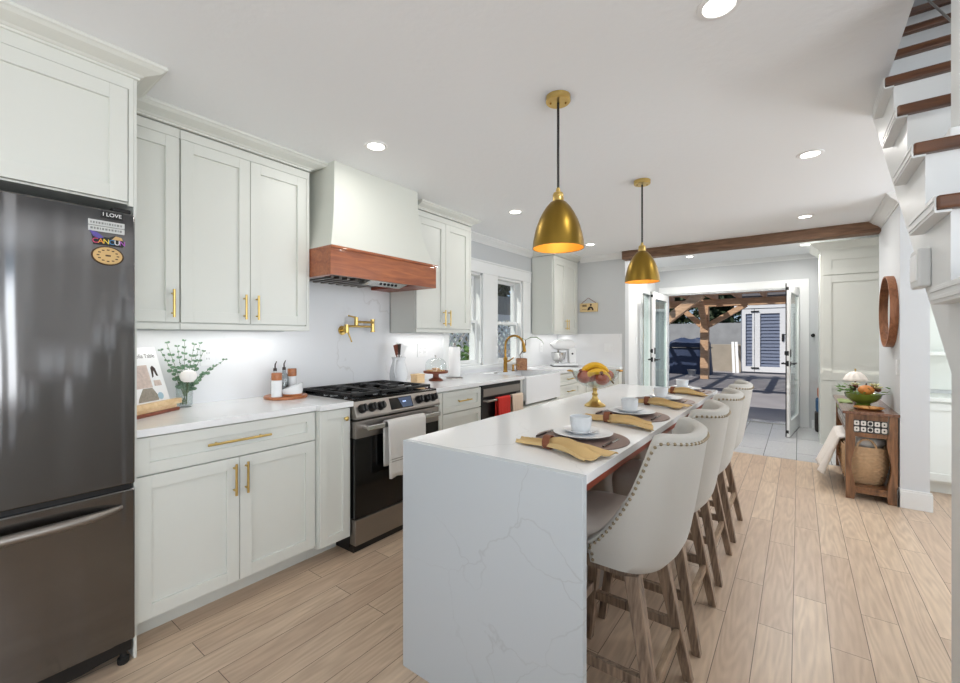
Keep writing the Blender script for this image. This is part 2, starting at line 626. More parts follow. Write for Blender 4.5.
def thing(name, label, cat, loc=(0, 0, 0), group=None):
    o = bpy.data.objects.new(name, None)
    o.empty_display_size = .1
    col.objects.link(o)
    o.location = loc
    o['label'] = label
    o['category'] = cat
    if group:
        o['group'] = group
    ORG[o.name] = Vector(loc)
    return o


def tag(o, label, cat, group=None):
    o['label'] = label
    o['category'] = cat
    if group:
        o['group'] = group
    return o


def base_at(o, loc):
    """give a single-mesh thing its origin at its base"""
    loc = Vector(loc)
    o.data.transform(Matrix.Translation(-loc))
    o.location = loc
    ORG[o.name] = loc
    return o


KIDS = {}


def copy_tree(o, parent=None):
    c = o.copy()
    col.objects.link(c)
    if parent:
        c.parent = parent
    for ch in list(o.children):
        copy_tree(ch, c)
    return c


def struct(o):
    o['kind'] = 'structure'
    return o


def smat(name, loc=(0, 0, 0)):
    o = bpy.data.objects.new(name, None)
    col.objects.link(o)
    o.location = loc
    o['kind'] = 'structure'
    ORG[o.name] = Vector(loc)
    return o


def text(body, size, mat, loc, xdir, ydir, name, parent, depth=.0008):
    cu = bpy.data.curves.new('t', 'FONT')
    cu.body = body
    cu.size = size
    cu.extrude = depth
    cu.align_x = 'CENTER'
    cu.align_y = 'CENTER'
    t = bpy.data.objects.new('t', cu)
    col.objects.link(t)
    bpy.context.view_layer.update()
    me = bpy.data.meshes.new_from_object(t.evaluated_get(bpy.context.evaluated_depsgraph_get()))
    bpy.data.objects.remove(t)
    x = Vector(xdir).normalized()
    y = Vector(ydir).normalized()
    z = x.cross(y)
    mtx = Matrix((x, y, z)).transposed().to_4x4()
    mtx.translation = Vector(loc)
    me.transform(mtx)
    me.transform(Matrix.Translation(-ORG.get(parent.name, Vector())))
    me.materials.clear()
    me.materials.append(M[mat])
    o = bpy.data.objects.new(name, me)
    col.objects.link(o)
    o.parent = parent
    return o

# ================================================================== room
H = 2.46
WX = -2.86


def slab(name, mat, boxes, bevel=0):
    m = MB()
    for b in boxes:
        m.box(*b)
    return struct(m.build(name, mat, bevel=bevel))


slab('floor', 'oak_floor', [(-3.0, 3.5, -3.1, 5.76, -.06, 0)])
slab('floor_hall', 'hall_tile', [(-2.3, 1.3, 5.76, 8.1, -.06, 0)])
slab('ceiling', 'ceiling', [(-2.86, .31, -3.1, 5.75, H, H + .06), (.31, 3.4, -3.1, .5, H, H + .06),
                            (1.25, 3.4, .5, 3.02, H, H + .06), (.31, 3.4, 3.02, 5.75, H, H + .06)])
slab('ceiling_hall', 'ceiling', [(-2.3, 1.3, 5.75, 8.1, 2.56, 2.62)])
wz0, wz1 = 1.02, 2.05
WINS = [(3.28, 3.86), (4.15, 4.73)]
slab('wall_left', 'wall_gray', [(-3.02, WX, -3.1, 3.28, 0, H), (-3.02, WX, 3.28, 4.73, 0, wz0), (-3.02, WX, 3.28, 4.73, wz1, H),
                                (-3.02, WX, 3.86, 4.15, wz0, wz1), (-3.02, WX, 4.73, 5.88, 0, H)])
slab('wall_kitchen_end', 'wall_gray', [(WX, -1.862, 5.73, 5.88, 0, H)])
slab('wall_hall_left', 'wall_white', [(-2.2, -2.05, 5.88, 7.1, 0, 2.56), (-2.2, -2.05, 7.1, 7.78, 2.15, 2.56), (-2.2, -2.05, 7.78, 7.95, 0, 2.56),
                                      (-2.2, -2.05, 7.1, 7.78, 0, .25)])
slab('wall_far', 'wall_gray', [(-2.2, -1.87, 7.95, 8.1, 0, 2.56), (-1.87, .01, 7.95, 8.1, 2.08, 2.56), (.01, 1.3, 7.95, 8.1, 0, 2.56)])
slab('wall_hall_right', 'wall_white', [(1.15, 1.3, 5.75, 7.95, 0, 2.56)])
slab('wall_header', 'wall_white', [(-2.05, 1.15, 5.76, 5.8, H + .06, 2.56)])
slab('wall_right', 'wall_right', [(.635, .8, 4.66, 5.75, 0, H)])
slab('wall_alcove', 'wall_white', [(.8, 3.4, 5.62, 5.75, 0, H)])
slab('wall_side', 'wall_white', [(3.4, 3.55, -3.1, -2.7, 0, H), (3.4, 3.55, -2.7, .7, 0, .5), (3.4, 3.55, -2.7, .7, 2.4, H), (3.4, 3.55, .7, 3.35, 0, H), (3.4, 3.55, 3.35, 5.05, 0, .5), (3.4, 3.55, 3.35, 5.05, 2.4, H), (3.4, 3.55, 5.05, 5.75, 0, H)])
slab('wall_rear', 'wall_white', [(-3.02, -2.4, -3.2, -3.05, 0, H), (-2.4, 1.2, -3.2, -3.05, 0, .5), (-2.4, 1.2, -3.2, -3.05, 2.4, H), (1.2, 3.4, -3.2, -3.05, 0, H)])
slab('wall_stairwell', 'wall_gray', [(.19, .31, .44, 3.7, H + .06, 4.0), (1.25, 1.37, .44, 3.7, H + .06, 4.0), (.31, 1.25, 3.6, 3.7, H + .06, 4.0),
                                     (.31, 1.25, .38, .5, H + .06, 4.0), (.19, 1.37, .38, 3.7, 4.0, 4.06)])
# windows behind and beside the camera
for nm, bars in (('window_5', [(-2.4 + i * 1.2 - .03, -2.4 + i * 1.2 + .03, -3.05, -2.98, .5, 2.4) for i in range(4)] + [(-2.43, 1.23, -3.05, -2.98, z - .03, z + .03) for z in (.5, 2.4)]),
                 ('window_6', [(3.34, 3.4, -2.7 + i * 1.133 - .03, -2.7 + i * 1.133 + .03, .5, 2.4) for i in range(4)] + [(3.34, 3.4, -2.73, .73, z - .03, z + .03) for z in (.5, 2.4)])):
    slab(nm, 'trim', bars)

# backsplash
slab('wall_backsplash', 'backsplash', [(WX, WX + .012, .57, 3.19, .94, 1.37), (WX, WX + .012, 1.55, 2.5, 1.37, 1.8), (WX, WX + .012, 3.19, 4.91, .94, .985),
                                       (WX, WX + .012, 4.91, 5.73, .94, 1.38), (WX + .012, -1.9, 5.718, 5.73, .94, 1.38)])

# crown mouldings
CR = [(0, H), (.095, H), (.095, H - .012), (.083, H - .018), (.07, H - .034), (.045, H - .05), (.025, H - .062), (.018, H - .072), (.012, H - .074), (.012, H - .086), (0, H - .086)]


def crown(n, path, dz=0, k=1.0):
    m = MB()
    m.sweep(path, [(o * k, H + (z - H) * k + dz) for o, z in CR])
    struct(m.build('trim_%d' % n, 'trim', smooth=True, ang=14))


crown(1, [(WX, 3.25), (WX, 4.965)], k=.85)
crown(2, [(-2.49, 5.73), (-1.862, 5.73)], k=.85)
crown(3, [(.635, 5.6), (.635, 4.66), (.8, 4.66)], k=.9)
crown(4, [(-2.05, 5.88), (-2.05, 7.95), (1.15, 7.95)], dz=.12)
# window casings, stool and mullion
m = MB()
m.box(WX, WX + .022, 3.19, 3.28, .985, 2.05)
m.box(WX, WX + .022, 3.86, 4.15, .985, 2.05)
m.box(WX, WX + .022, 4.73, 4.91, .985, 2.05)
m.box(WX, WX + .026, 3.17, 4.93, 2.05, 2.175)
m.box(WX, WX + .034, 3.17, 4.93, 2.175, 2.195)
m.box(WX, WX + .045, 3.17, 4.93, .985, 1.02)
struct(m.build('trim_5', 'trim', bevel=.003))
for i, (a, b) in enumerate(WINS):
    w = smat('window_%d' % (i + 1), (-2.95, (a + b) / 2, wz0))
    m = MB()
    t = .025
    for (y0, y1, z0, z1) in ((a, a + t, wz0, wz1), (b - t, b, wz0, wz1), (a, b, wz0, wz0 + t), (a, b, wz1 - t, wz1)):
        m.box(-3.02, WX, y0, y1, z0, z1)
    m.build('window_frame', 'trim', w, bevel=.002)
    mid = 1.5
    for nm, x0, z0, z1 in (('upper_sash', -2.985, mid - .02, wz1 - t), ('lower_sash', -2.945, wz0 + t, mid + .025)):
        m = MB()
        y0, y1, s = a + t, b - t, .034
        for bx in ((y0, y0 + s, z0, z1), (y1 - s, y1, z0, z1), (y0 + s, y1 - s, z0, z0 + s), (y0 + s, y1 - s, z1 - s, z1)):
            m.box(x0, x0 + .035, *bx)
        o = m.build(nm, 'trim', w, bevel=.002)
        m = MB()
        m.box(x0 + .015, x0 + .02, y0 + s, y1 - s, z0 + s, z1 - s)
        m.build('pane', 'pane', o)
    m = MB()
    m.box(-2.91, -2.895, (a + b) / 2 - .03, (a + b) / 2 + .03, mid + .026, mid + .04)
    m.build('sash_lock', 'steel_light', w)
# sidelight in the hall's left wall
w = smat('window_3', (-2.1, 7.44, .25))
m = MB()
for bx in ((7.1, 7.17, .25, 2.15), (7.71, 7.78, .25, 2.15), (7.17, 7.71, .25, .34), (7.17, 7.71, 2.06, 2.15)):
    m.box(-2.14, -2.04, *bx)
m.build('window_frame', 'trim', w, bevel=.003)
m = MB()
m.box(-2.11, -2.1, 7.17, 7.71, .34, 2.06)
m.build('pane', 'glass_green', w)

# beam at the end of the kitchen ceiling
m = MB()
og = [(-1.862, H), (.545, H), (.58, H - .012), (.605, H - .035), (.61, H - .05), (.632, H - .06), (.634, H - .108), (-1.862, H - .108)]
m.prism(og, 5.6, 5.76, 'Y')
tag(m.build('ceiling_beam', 'wood_beam', bevel=.004), 'dark brown wooden beam across the ceiling between kitchen and entry', 'beam')

# baseboards
m = MB()
for b in ((.62, .635, 4.645, 5.75, 0, .13), (.62, .815, 4.645, 4.66, 0, .13), (.623, .635, 4.648, 5.75, .13, .145), (.623, .812, 4.648, 4.66, .13, .145)):
    m.box(*b)
struct(m.build('baseboard_right', 'trim', bevel=.002))
m = MB()
for b in ((-2.05, -2.035, 5.88, 7.1, 0, .12), (.15, .21, 7.935, 7.95, 0, .12), (-2.05, -1.97, 7.935, 7.95, 0, .12)):
    m.box(*b)
struct(m.build('baseboard_hall', 'trim', bevel=.002))

# door casing, threshold, leaves
m = MB()
for b in ((-1.98, -1.87, 7.93, 7.95, 0, 2.08), (.01, .12, 7.93, 7.95, 0, 2.08), (-1.98, .12, 7.93, 7.95, 2.08, 2.2), (-1.87, -1.85, 7.95, 8.1, 0, 2.08), (-.01, .01, 7.95, 8.1, 0, 2.08), (-1.85, -.01, 7.95, 8.1, 2.06, 2.08)):
    m.box(*b)
struct(m.build('trim_6', 'trim', bevel=.003))
m = MB()
m.box(-1.85, -.01, 7.93, 8.12, 0, .025)
struct(m.build('trim_7', 'steel_light', bevel=.004))


def door_leaf(n, xh, side):
    """leaf opened square to the wall, hinged at x = xh, running towards the kitchen"""
    d = smat('door_%d' % n, (xh, 7.9, .012))
    y0, y1, z0, z1, s = 6.96, 7.92, .012, 2.05, .11
    x0, x1 = xh - .022, xh + .022
    m = MB()
    for b in ((y0, y0 + s, z0, z1), (y1 - s, y1, z0, z1), (y0 + s, y1 - s, z0, z0 + .2), (y0 + s, y1 - s, z1 - s, z1)):
        m.box(x0, x1, *b)
    p = m.build('door_frame', 'door_white', d, bevel=.003)
    m = MB()
    m.box(xh - .006, xh + .006, y0 + s, y1 - s, z0 + .2, z1 - s)
    m.build('pane', 'glass_green', d)
    for k in range(3):
        m = MB()
        m.cyl((xh, y1 + .012, .25 + k * .75), (xh, y1 + .012, .36 + k * .75), .012)
        m.build('hinge', 'steel', d)
    for sx in (-1, 1):
        m = MB()
        m.cyl((xh + sx * .022, y0 + .06, .98), (xh + sx * .03, y0 + .06, .98), .03)
        m.cyl((xh + sx * .03, y0 + .06, .98), (xh + sx * .07, y0 + .06, .98), .011)
        m.tube([(xh + sx * .07, y0 + .05, .98), (xh + sx * .07, y0 + .17, .985)], .01)
        m.build('handle', 'black', d, smooth=True)
        m = MB()
        if sx > 0:
            m.box(xh + .022, xh + .03, y0 + .035, y0 + .085, 1.07, 1.17)
        else:
            m.cyl((xh - .022, y0 + .06, 1.12), (xh - .04, y0 + .06, 1.12), .028)
        m.build('deadbolt', 'black', d, bevel=.002)
    m = MB()
    for z in ((.95, 1.02), (1.09, 1.15), (.06, .1), (1.96, 2.0)):
        m.box(xh - .013, xh + .013, y0 - .003, y0 + .002, *z)
    m.build('strike_plate', 'black', d)
    m = MB()
    m.box(xh - .023, xh - .011, y0 - .002, y0 + .004, z0, z1)
    m.build('weather_strip', 'black', d)


door_leaf(1, -1.84, 1)
door_leaf(2, -.014, -1)
bpy.data.objects['door_2'].rotation_euler.z = R(-6.5)

# ================================================================== staircase
st = thing('staircase', 'white staircase with dark wood treads rising past the right edge of the ceiling', 'staircase', (.75, 0, 0))
RISE, RUN = .2257, .264
zk = lambda k: 1.681 + RISE * k
yk = lambda k: 1.515 + RUN * k
up = [(yk(-7) + .025, 0)]
for k in range(-7, 7):
    up.append((yk(k) + .025, zk(k) - .035))
    up.append((yk(k + 1) + .025, zk(k) - .035))
soff = lambda y: 1.185 + .86 * (y - 1.466)
yend = yk(7) + .025
up += [(yend, soff(yend)), (1.533, soff(1.533)), (1.533, 0)]
m = MB()
m.prism(up, .30, 1.22, 'X')
m.build('stringer', 'trim', st)
for k in range(-7, 7):
    m = MB()
    m.box(.272, 1.235, yk(k), yk(k + 1) + .03, zk(k) - .035, zk(k))
    m.build('tread', 'wood_tread', st, bevel=.006)
    m = MB()
    m.box(.2685, .2725, yk(k) + .006, yk(k + 1) + .045, zk(k) - .042, zk(k) + .001)
    m.box(.2725, .30, yk(k) + .012, yk(k + 1) + .045, zk(k) - .042, zk(k) - .0355)
    m.box(.266, .2685, yk(k) + .01, yk(k + 1) + .043, zk(k) - .013, zk(k) - .005)
    m.box(.266, .2685, yk(k) + .01, yk(k + 1) + .043, zk(k) - .034, zk(k) - .024)
    m.build('moulding', 'trim', st, bevel=.001)

rl = thing('stair_railing', 'white newel post with thin metal cables standing on a stair tread', 'railing', (.418, 1.88, zk(1)))
m = MB()
m.box(.375, .465, 1.835, 1.925, zk(1), zk(1) + 1.0)
m.build('newel_post', 'trim', rl, bevel=.004)
m = MB()
m.box(.35, .49, 1.81, 1.95, zk(1), zk(1) + .035)
m.build('post_base', 'trim', rl, bevel=.008)
for z in (.3, .385):
    m = MB()
    m.cyl((.42, 1.9, zk(1) + z), (.42, 3.3, zk(1) + z + .855 * 1.4), .004, n=8)
    m.build('cable', 'steel', rl)

# thermostat on the stringer
t = thing('thermostat', 'small white square thermostat on the side of the stairs', 'thermostat', (.3, 1.78, 1.53))
m = MB()
m.box(.272, .30, 1.727, 1.832, 1.475, 1.587)
m.build('case', 'thermo', t, bevel=.006)
m = MB()
m.box(.2695, .272, 1.74, 1.82, 1.495, 1.57)
m.build('screen', 'thermo_face', t)

# ================================================================== cabinets


def fmap(face, p):
    if face == 'X':
        return lambda m, u0, u1, v0, v1, d0, d1: m.box(p + d0, p + d1, u0, u1, v0, v1)
    return lambda m, u0, u1, v0, v1, d0, d1: m.box(u0, u1, p - d1, p - d0, v0, v1)


def shaker(name, parent, face, p, u0, u1, v0, v1, st_=.058, mat='cabinet', g=.0018):
    """front with its face at plane p: frame of rails and stiles round a sunk panel"""
    b = fmap(face, p)
    u0, u1, v0, v1 = u0 + g, u1 - g, v0 + g, v1 - g
    m = MB()
    b(m, u0, u0 + st_, v0, v1, -.02, 0)
    b(m, u1 - st_, u1, v0, v1, -.02, 0)
    b(m, u0 + st_, u1 - st_, v0, v0 + st_, -.02, 0)
    b(m, u0 + st_, u1 - st_, v1 - st_, v1, -.02, 0)
    b(m, u0 + st_ - .002, u1 - st_ + .002, v0 + st_ - .002, v1 - st_ + .002, -.019, -.013)
    return m.build(name, mat, parent, bevel=.001)


def pull(parent, face, p, a, b, r=.006, mat='brass'):
    """bar pull; a and b are (u, v) ends"""
    f = (lambda u, v, d: (p + d, u, v)) if face == 'X' else (lambda u, v, d: (u, p - d, v))
    m = MB()
    m.cyl(f(*a, .03), f(*b, .03), r, n=12)
    for k in (.15, .85):
        u, v = a[0] + (b[0] - a[0]) * k, a[1] + (b[1] - a[1]) * k
        m.cyl(f(u, v, -.002), f(u, v, .03), r * .8, n=10)
    return m.build('handle', mat, parent, smooth=True)


def base_body(t, y0, y1, xf, z1=.905):
    m = MB()
    m.box(WX + .012, xf - .021, y0 + .001, y1 - .001, .1, z1)
    m.build('body', 'cabinet', t)
    m = MB()
    m.box(WX + .012, min(xf, -2.25) - .115, y0 + .001, y1 - .001, 0, .1)
    m.build('toe_kick', 'cabinet', t)


XB = -2.25
t = thing('base_cabinet', 'white base cabinet with one wide drawer over two doors beside the refrigerator', 'cabinet', (-2.5, 1.0, 0))
base_body(t, .57, 1.419, XB)
d = shaker('drawer', t, 'X', XB, .573, 1.415, .737, .9, .05)
pull(d, 'X', XB, (.842, .822), (1.142, .822))
for y0, y1, h in ((.573, .996, .968), (.996, 1.415, 1.024)):
    d = shaker('door', t, 'X', XB, y0, y1, .113, .733)
    pull(d, 'X', XB, (h, .55), (h, .705))
t = thing('base_cabinet', 'narrow white base cabinet with a round brass knob left of the range', 'cabinet', (-2.5, 1.53, 0))
base_body(t, 1.419, 1.632, -2.215)
d = shaker('door', t, 'X', -2.215, 1.421, 1.63, .105, .9, .05)
m = MB()
m.lathe((0, 0, 0), [(0, 0), (.006, 0), (.005, .012), (.013, .018), (.014, .025), (.009, .03), (0, .031)], 16)
m.v = [(-2.215 + z, 1.59 + x, .838 + y) for x, y, z in m.v]
m.build('knob', 'brass', d, smooth=True)
t = thing('base_cabinet', 'slim white door cabinet just right of the range', 'cabinet', (-2.5, 2.46, 0))
base_body(t, 2.398, 2.52, XB)
shaker('door', t, 'X', XB, 2.4, 2.518, .113, .895, .035)
t = thing('base_cabinet', 'white three-drawer base cabinet between range and dishwasher', 'cabinet', (-2.5, 2.77, 0))
base_body(t, 2.52, 3.028, XB)
for z0, z1 in ((.722, .895), (.42, .718), (.113, .416)):
    d = shaker('drawer', t, 'X', XB, 2.522, 3.026, z0, z1, .045)
    zc = (z0 + z1) / 2
    pull(d, 'X', XB, (2.69, zc), (2.86, zc))
t = thing('base_cabinet', 'white sink base cabinet below the apron-front sink', 'cabinet', (-2.5, 4.1, 0))
base_body(t, 3.69, 4.54, XB, .62)
for y0, y1, h in ((3.692, 4.115, 4.08), (4.115, 4.538, 4.15)):
    d = shaker('door', t, 'X', XB, y0, y1, .113, .62)
    pull(d, 'X', XB, (h, .45), (h, .58))
m = MB()
m.box(-2.8, XB, 3.69, 3.735, .62, .905)
m.box(-2.8, XB, 4.505, 4.54, .62, .905)
m.build('side_panel', 'cabinet', t)
t = thing('base_cabinet', 'white drawer base cabinet right of the apron-front sink', 'cabinet', (-2.5, 4.85, 0))
base_body(t, 4.542, 5.15, XB)
for z0, z1 in ((.76, .895), (.6, .756), (.36, .596), (.113, .356)):
    d = shaker('drawer', t, 'X', XB, 4.544, 5.148, z0, z1, .04)
    zc = (z0 + z1) / 2
    pull(d, 'X', XB, (4.75, zc), (4.94, zc))
t = thing('base_cabinet', 'white base cabinet in the far corner against the end wall', 'cabinet', (-2.5, 5.44, 0))
base_body(t, 5.152, 5.718, XB)
for y0, y1 in ((5.154, 5.435), (5.435, 5.716)):
    shaker('door', t, 'X', XB, y0, y1, .113, .895)
m = MB()
m.box(XB, -1.9, 5.6, 5.718, .0, .905)
m.build('end_panel', 'cabinet', t)

# countertops
m = MB()
m.box(WX + .012, -2.225, .57, 1.405, .908, .94)
m.box(WX + .012, -2.185, 1.405, 1.632, .908, .94)
o = m.build('countertop', 'quartz', bevel=.002)
base_at(o, (-2.5, 1.1, .908))
tag(o, 'white quartz worktop between refrigerator and range', 'countertop')
m = MB()
m.box(WX + .012, -2.225, 2.398, 3.735, .908, .94)
m.box(WX + .012, -2.75, 3.735, 4.505, .908, .94)
m.box(WX + .012, -2.225, 4.505, 5.6, .908, .94)
m.box(WX + .012, -1.89, 5.6, 5.718, .908, .94)
o = m.build('countertop', 'quartz', bevel=.002)
base_at(o, (-2.5, 3.5, .908))
tag(o, 'white quartz worktop around the sink below the windows', 'countertop')

# sink
t = thing('apron_sink', 'white farmhouse apron-front sink set in the worktop', 'sink', (-2.5, 4.12, .64))
m = MB()
m.box(-2.745, -2.215, 3.738, 4.502, .65, .69)
m.box(-2.25, -2.205, 3.738, 4.502, .65, .93)
m.box(-2.745, -2.715, 3.738, 4.502, .69, .93)
m.box(-2.715, -2.25, 3.738, 3.768, .69, .93)
m.box(-2.715, -2.25, 4.472, 4.502, .69, .93)
m.build('basin', 'ceramic', t, bevel=.006)
m = MB()
m.lathe((-2.5, 4.12, .691), [(0, .001), (.04, .001), (.045, 0)], 20)
m.build('drain', 'chrome', t)

XU = -2.53


def wall_cab(label, y0, y1, doors, z0=1.372, z1=2.352, end=None):
    t = thing('wall_cabinet', label, 'cabinet', (-2.7, (y0 + y1) / 2, z0))
    m = MB()
    m.box(WX + .012, XU - .021, y0 + .001, y1 - .001, z0 + .028, z1 + .04)
    # face frame and light rail stand flush with the doors
    m.box(XU - .021, XU, y0 + .001, y1 - .001, z0, z0 + .03)
    m.box(WX + .012, XU - .021, y0 + .001, y0 + .02, z0, z0 + .03)
    m.box(WX + .012, XU - .021, y1 - .02, y1 - .001, z0, z0 + .03)
    m.box(XU - .021, XU, y0 + .001, y1 - .001, z1 - .0062, z1 + .04)
    if end:
        m.box(XU - .021, XU, y1 - .022, y1 - .001, z0 + .03, z1)
    m.build('body', 'cabinet', t, bevel=.001)
    for a, b, h in doors:
        d = shaker('door', t, 'X', XU, a, b, z0 + .034, z1 - .006)
        pull(d, 'X', XU, (h, z0 + .06), (h, z0 + .2))
    return t


wall_cab('white single-door wall cabinet nearest the refrigerator', .571, .829, [(.573, .827, .795)])
wall_cab('white two-door wall cabinet left of the range hood', .83, 1.549, [(.832, 1.178, 1.143), (1.178, 1.527, 1.212)], end=1)
wall_cab('white two-door wall cabinet between range hood and windows', 2.507, 3.245, [(2.51, 2.876, 2.842), (2.876, 3.222, 2.91)], end=1)
wall_cab('white two-door wall cabinet in the far corner above the stand mixer', 4.968, 5.716, [(4.99, 5.34, 5.31), (5.34, 5.69, 5.37)], end=1)


CC = [(-.012, 0), (.088, 0), (.088, -.012), (.08, -.016), (.07, -.026), (.045, -.036), (.022, -.043), (.014, -.05), (.008, -.052), (.008, -.06), (0, -.062), (-.012, -.062)]


def cab_crown(n, path, k=1.0):
    m = MB()
    m.sweep(path, [(o * k if o > 0 else o, H + z) for o, z in CC])
    struct(m.build('trim_%d' % n, 'cabinet', smooth=True, ang=14))


cab_crown(8, [(XU, .571), (XU, 1.549), (WX, 1.549)], 1.0)
cab_crown(9, [(XU, 2.507), (XU, 3.245), (WX, 3.245)], .8)
cab_crown(10, [(WX, 4.968), (XU, 4.968), (XU, 5.716)])

# cabinet over the refrigerator, end panel
XF = -2.205
t = thing('wall_cabinet', 'deep white cabinet above the refrigerator', 'cabinet', (-2.5, .1, 1.88))
m = MB()
m.box(WX, XF - .021, -.42, .557, 1.88, 2.36)
m.box(XF - .021, XF, .541, .557, 1.87, 2.4)
m.box(XF - .021, XF, -.42, .541, 2.3495, 2.4)
m.build('body', 'cabinet', t)
shaker('door', t, 'X', XF, .06, .54, 1.885, 2.35)
shaker('door', t, 'X', XF, -.42, .06, 1.885, 2.35)
m = MB()
m.box(WX, XF - .003, .558, .569, 0, 2.4)
o = m.build('refrigerator_side_panel', 'cabinet', bevel=.001)
base_at(o, (-2.5, .563, 0))
tag(o, 'tall narrow white panel between refrigerator and base cabinet', 'panel')
cab_crown(11, [(XF, -.5), (XF, .57), (XU + .1, .57)], .95)

# ------------------------------------------------------------------ refrigerator
t = thing('refrigerator', 'gray stainless steel refrigerator with bottom freezer drawer', 'refrigerator', (-2.5, .1, 0))
y0, y1 = -.37, .556
m = MB()
m.box(-2.84, -2.235, y0 + .01, y1 - .01, .06, 1.83)
m.build('body', 'gap', t)
bow = lambda y: -2.17 - .008 * abs((y - .0885) / .46) ** 2.5


def bowed(z0, z1, name):
    m = MB()
    ys = [y0 + (y1 - y0) * i / 24 for i in range(25)]
    poly = [(bow(y), y) for y in ys] + [(-2.235, y1), (-2.235, y0)]
    m.prism(poly, z0, z1, 'Z')
    return m.build(name, 'fridge_steel', t, smooth=True, bevel=.006, ang=25)


dr = bowed(.735, 1.832, 'door')
m = MB()
m.tube([(-2.18, -.3, .82), (-2.12, -.3, .85), (-2.11, -.3, 1.2), (-2.12, -.3, 1.55), (-2.18, -.3, 1.58)], .014)
m.build('handle', 'fridge_steel', dr, smooth=True)
fd = bowed(.1, .715, 'freezer_drawer')
m = MB()
pts, rs = [], []
for i in range(17):
    k = i / 16
    y = -.28 + .79 * k
    e = abs(2 * k - 1)
    pts.append((-2.172 + .055 * (1 - e ** 6), y, .652))
    rs.append(.018 * (1 - .55 * e ** 8))
m.tube(pts, rs, 14)
m.build('handle', 'steel', fd, smooth=True)
m = MB()
m.box(-2.235, -2.19, y0 + .02, y1 - .01, .715, .735)
m.build('seal', 'black', t)
m = MB()
m.prism([(y0 + .02, .1), (y1 - .006, .1), (y1 - .006, .05), (y1 - .1, .045), (y1 - .16, .035), (y0 + .02, .03)], -2.3, -2.2, 'X')
m.build('kick_grille', 'black', t)
for y in (y1 - .03, y0 + .05):
    m = MB()
    m.lathe((-2.215, y, 0), [(0, 0), (.018, 0), (.02, .006), (.02, .022), (.012, .026), (.01, .06)], 16)
    m.build('foot', 'rubber', t, smooth=True)
m = MB()
m.box(-2.26, -2.19, y1 - .07, y1 - .01, 1.833, 1.85)
m.build('hinge_cover', 'black', t, bevel=.004)

# magnets on the door (x = just off the bowed front)
mx = -2.1735
g = thing('fridge_magnet', 'black rectangular fridge magnet with white block letters', 'magnet', (mx, .474, 1.808))
m = MB()
m.box(mx - .004, mx + .003, .447, .515, 1.798, 1.824)
m.build('plate', 'magnet_black', g, bevel=.001)
text('I LOVE', .02, 'magnet_white', (mx + .0035, .481, 1.8105), (0, 1, 0), (0, 0, 1), 'lettering', g)
g = thing('fridge_magnet', 'silver fridge magnet strip of two fine printed lines below the black one', 'magnet', (mx, .468, 1.762))
m = MB()
m.box(mx - .004, mx + .003, .41, .52, 1.764, 1.785)
m.box(mx - .004, mx + .003, .41, .52, 1.741, 1.762)
m.build('plate', 'magnet_silver', g, bevel=.001)
m = MB()
r2 = random.Random(3)
for z in (1.774, 1.752):
    y = .416
    while y < .512:
        w = r2.uniform(.003, .008)
        m.box(mx + .003, mx + .0036, y, min(y + w, .516), z - .004, z + .004)
        y += w + .003
m.build('print', 'magnet_grey', g)
g = thing('fridge_magnet', 'colorful souvenir fridge magnet with rainbow letters and purple wing', 'magnet', (mx, .471, 1.71))
m = MB()
m.prism([(.425, 1.69), (.515, 1.69), (.52, 1.7), (.51, 1.728), (.49, 1.732), (.47, 1.722), (.452, 1.722), (.44, 1.735), (.418, 1.738), (.422, 1.715)], mx - .004, mx + .001, 'X')
m.build('plate', 'magnet_black', g)
m = MB()
m.prism([(.414, 1.742), (.436, 1.737), (.456, 1.72), (.44, 1.714), (.424, 1.722)], mx + .001, mx + .004, 'X')
m.build('wing', 'magnet_purple', g)
m = MB()
m.prism([(.48, 1.716), (.492, 1.73), (.51, 1.727), (.514, 1.716)], mx + .001, mx + .004, 'X')
m.build('emblem', 'magnet_tan', g)
for i, (ch, mt) in enumerate(zip('CANCUN', ('magnet_pink', 'magnet_orange', 'magnet_yellow', 'magnet_blue', 'magnet_white', 'magnet_violet'))):
    text(ch, .026, mt, (mx + .004, .43 + i * .0165, 1.704), (0, 1, 0), (0, 0, 1), 'letter', g)
g = thing('fridge_magnet', 'round tan wooden fridge magnet with dark engraved rim', 'magnet', (mx, .468, 1.65))
m = MB()
m.lathe((0, 0, 0), [(0, -.004), (.047, -.004), (.05, 0), (.05, .002), (.046, .004)], 28)
m.v = [(mx + z, .468 + x, 1.65 + y * .74) for x, y, z in m.v]
m.build('rim', 'magnet_brown', g)
m = MB()
m.lathe((0, 0, 0), [(0, .006), (.043, .006), (.045, .003)], 28)
m.v = [(mx + z, .468 + x, 1.65 + y * .74) for x, y, z in m.v]
m.build('disc', 'magnet_tan', g)
m = MB()
for k in range(12):
    a = 2 * PI * k / 12
    m.box(mx + .006, mx + .0072, .468 + .03 * math.cos(a) - .004, .468 + .03 * math.cos(a) + .004, 1.65 + .022 * math.sin(a) - .002, 1.65 + .022 * math.sin(a) + .002)
m.box(mx + .006, mx + .0072, .46, .476, 1.647, 1.653)
m.build('engraving', 'magnet_brown', g)

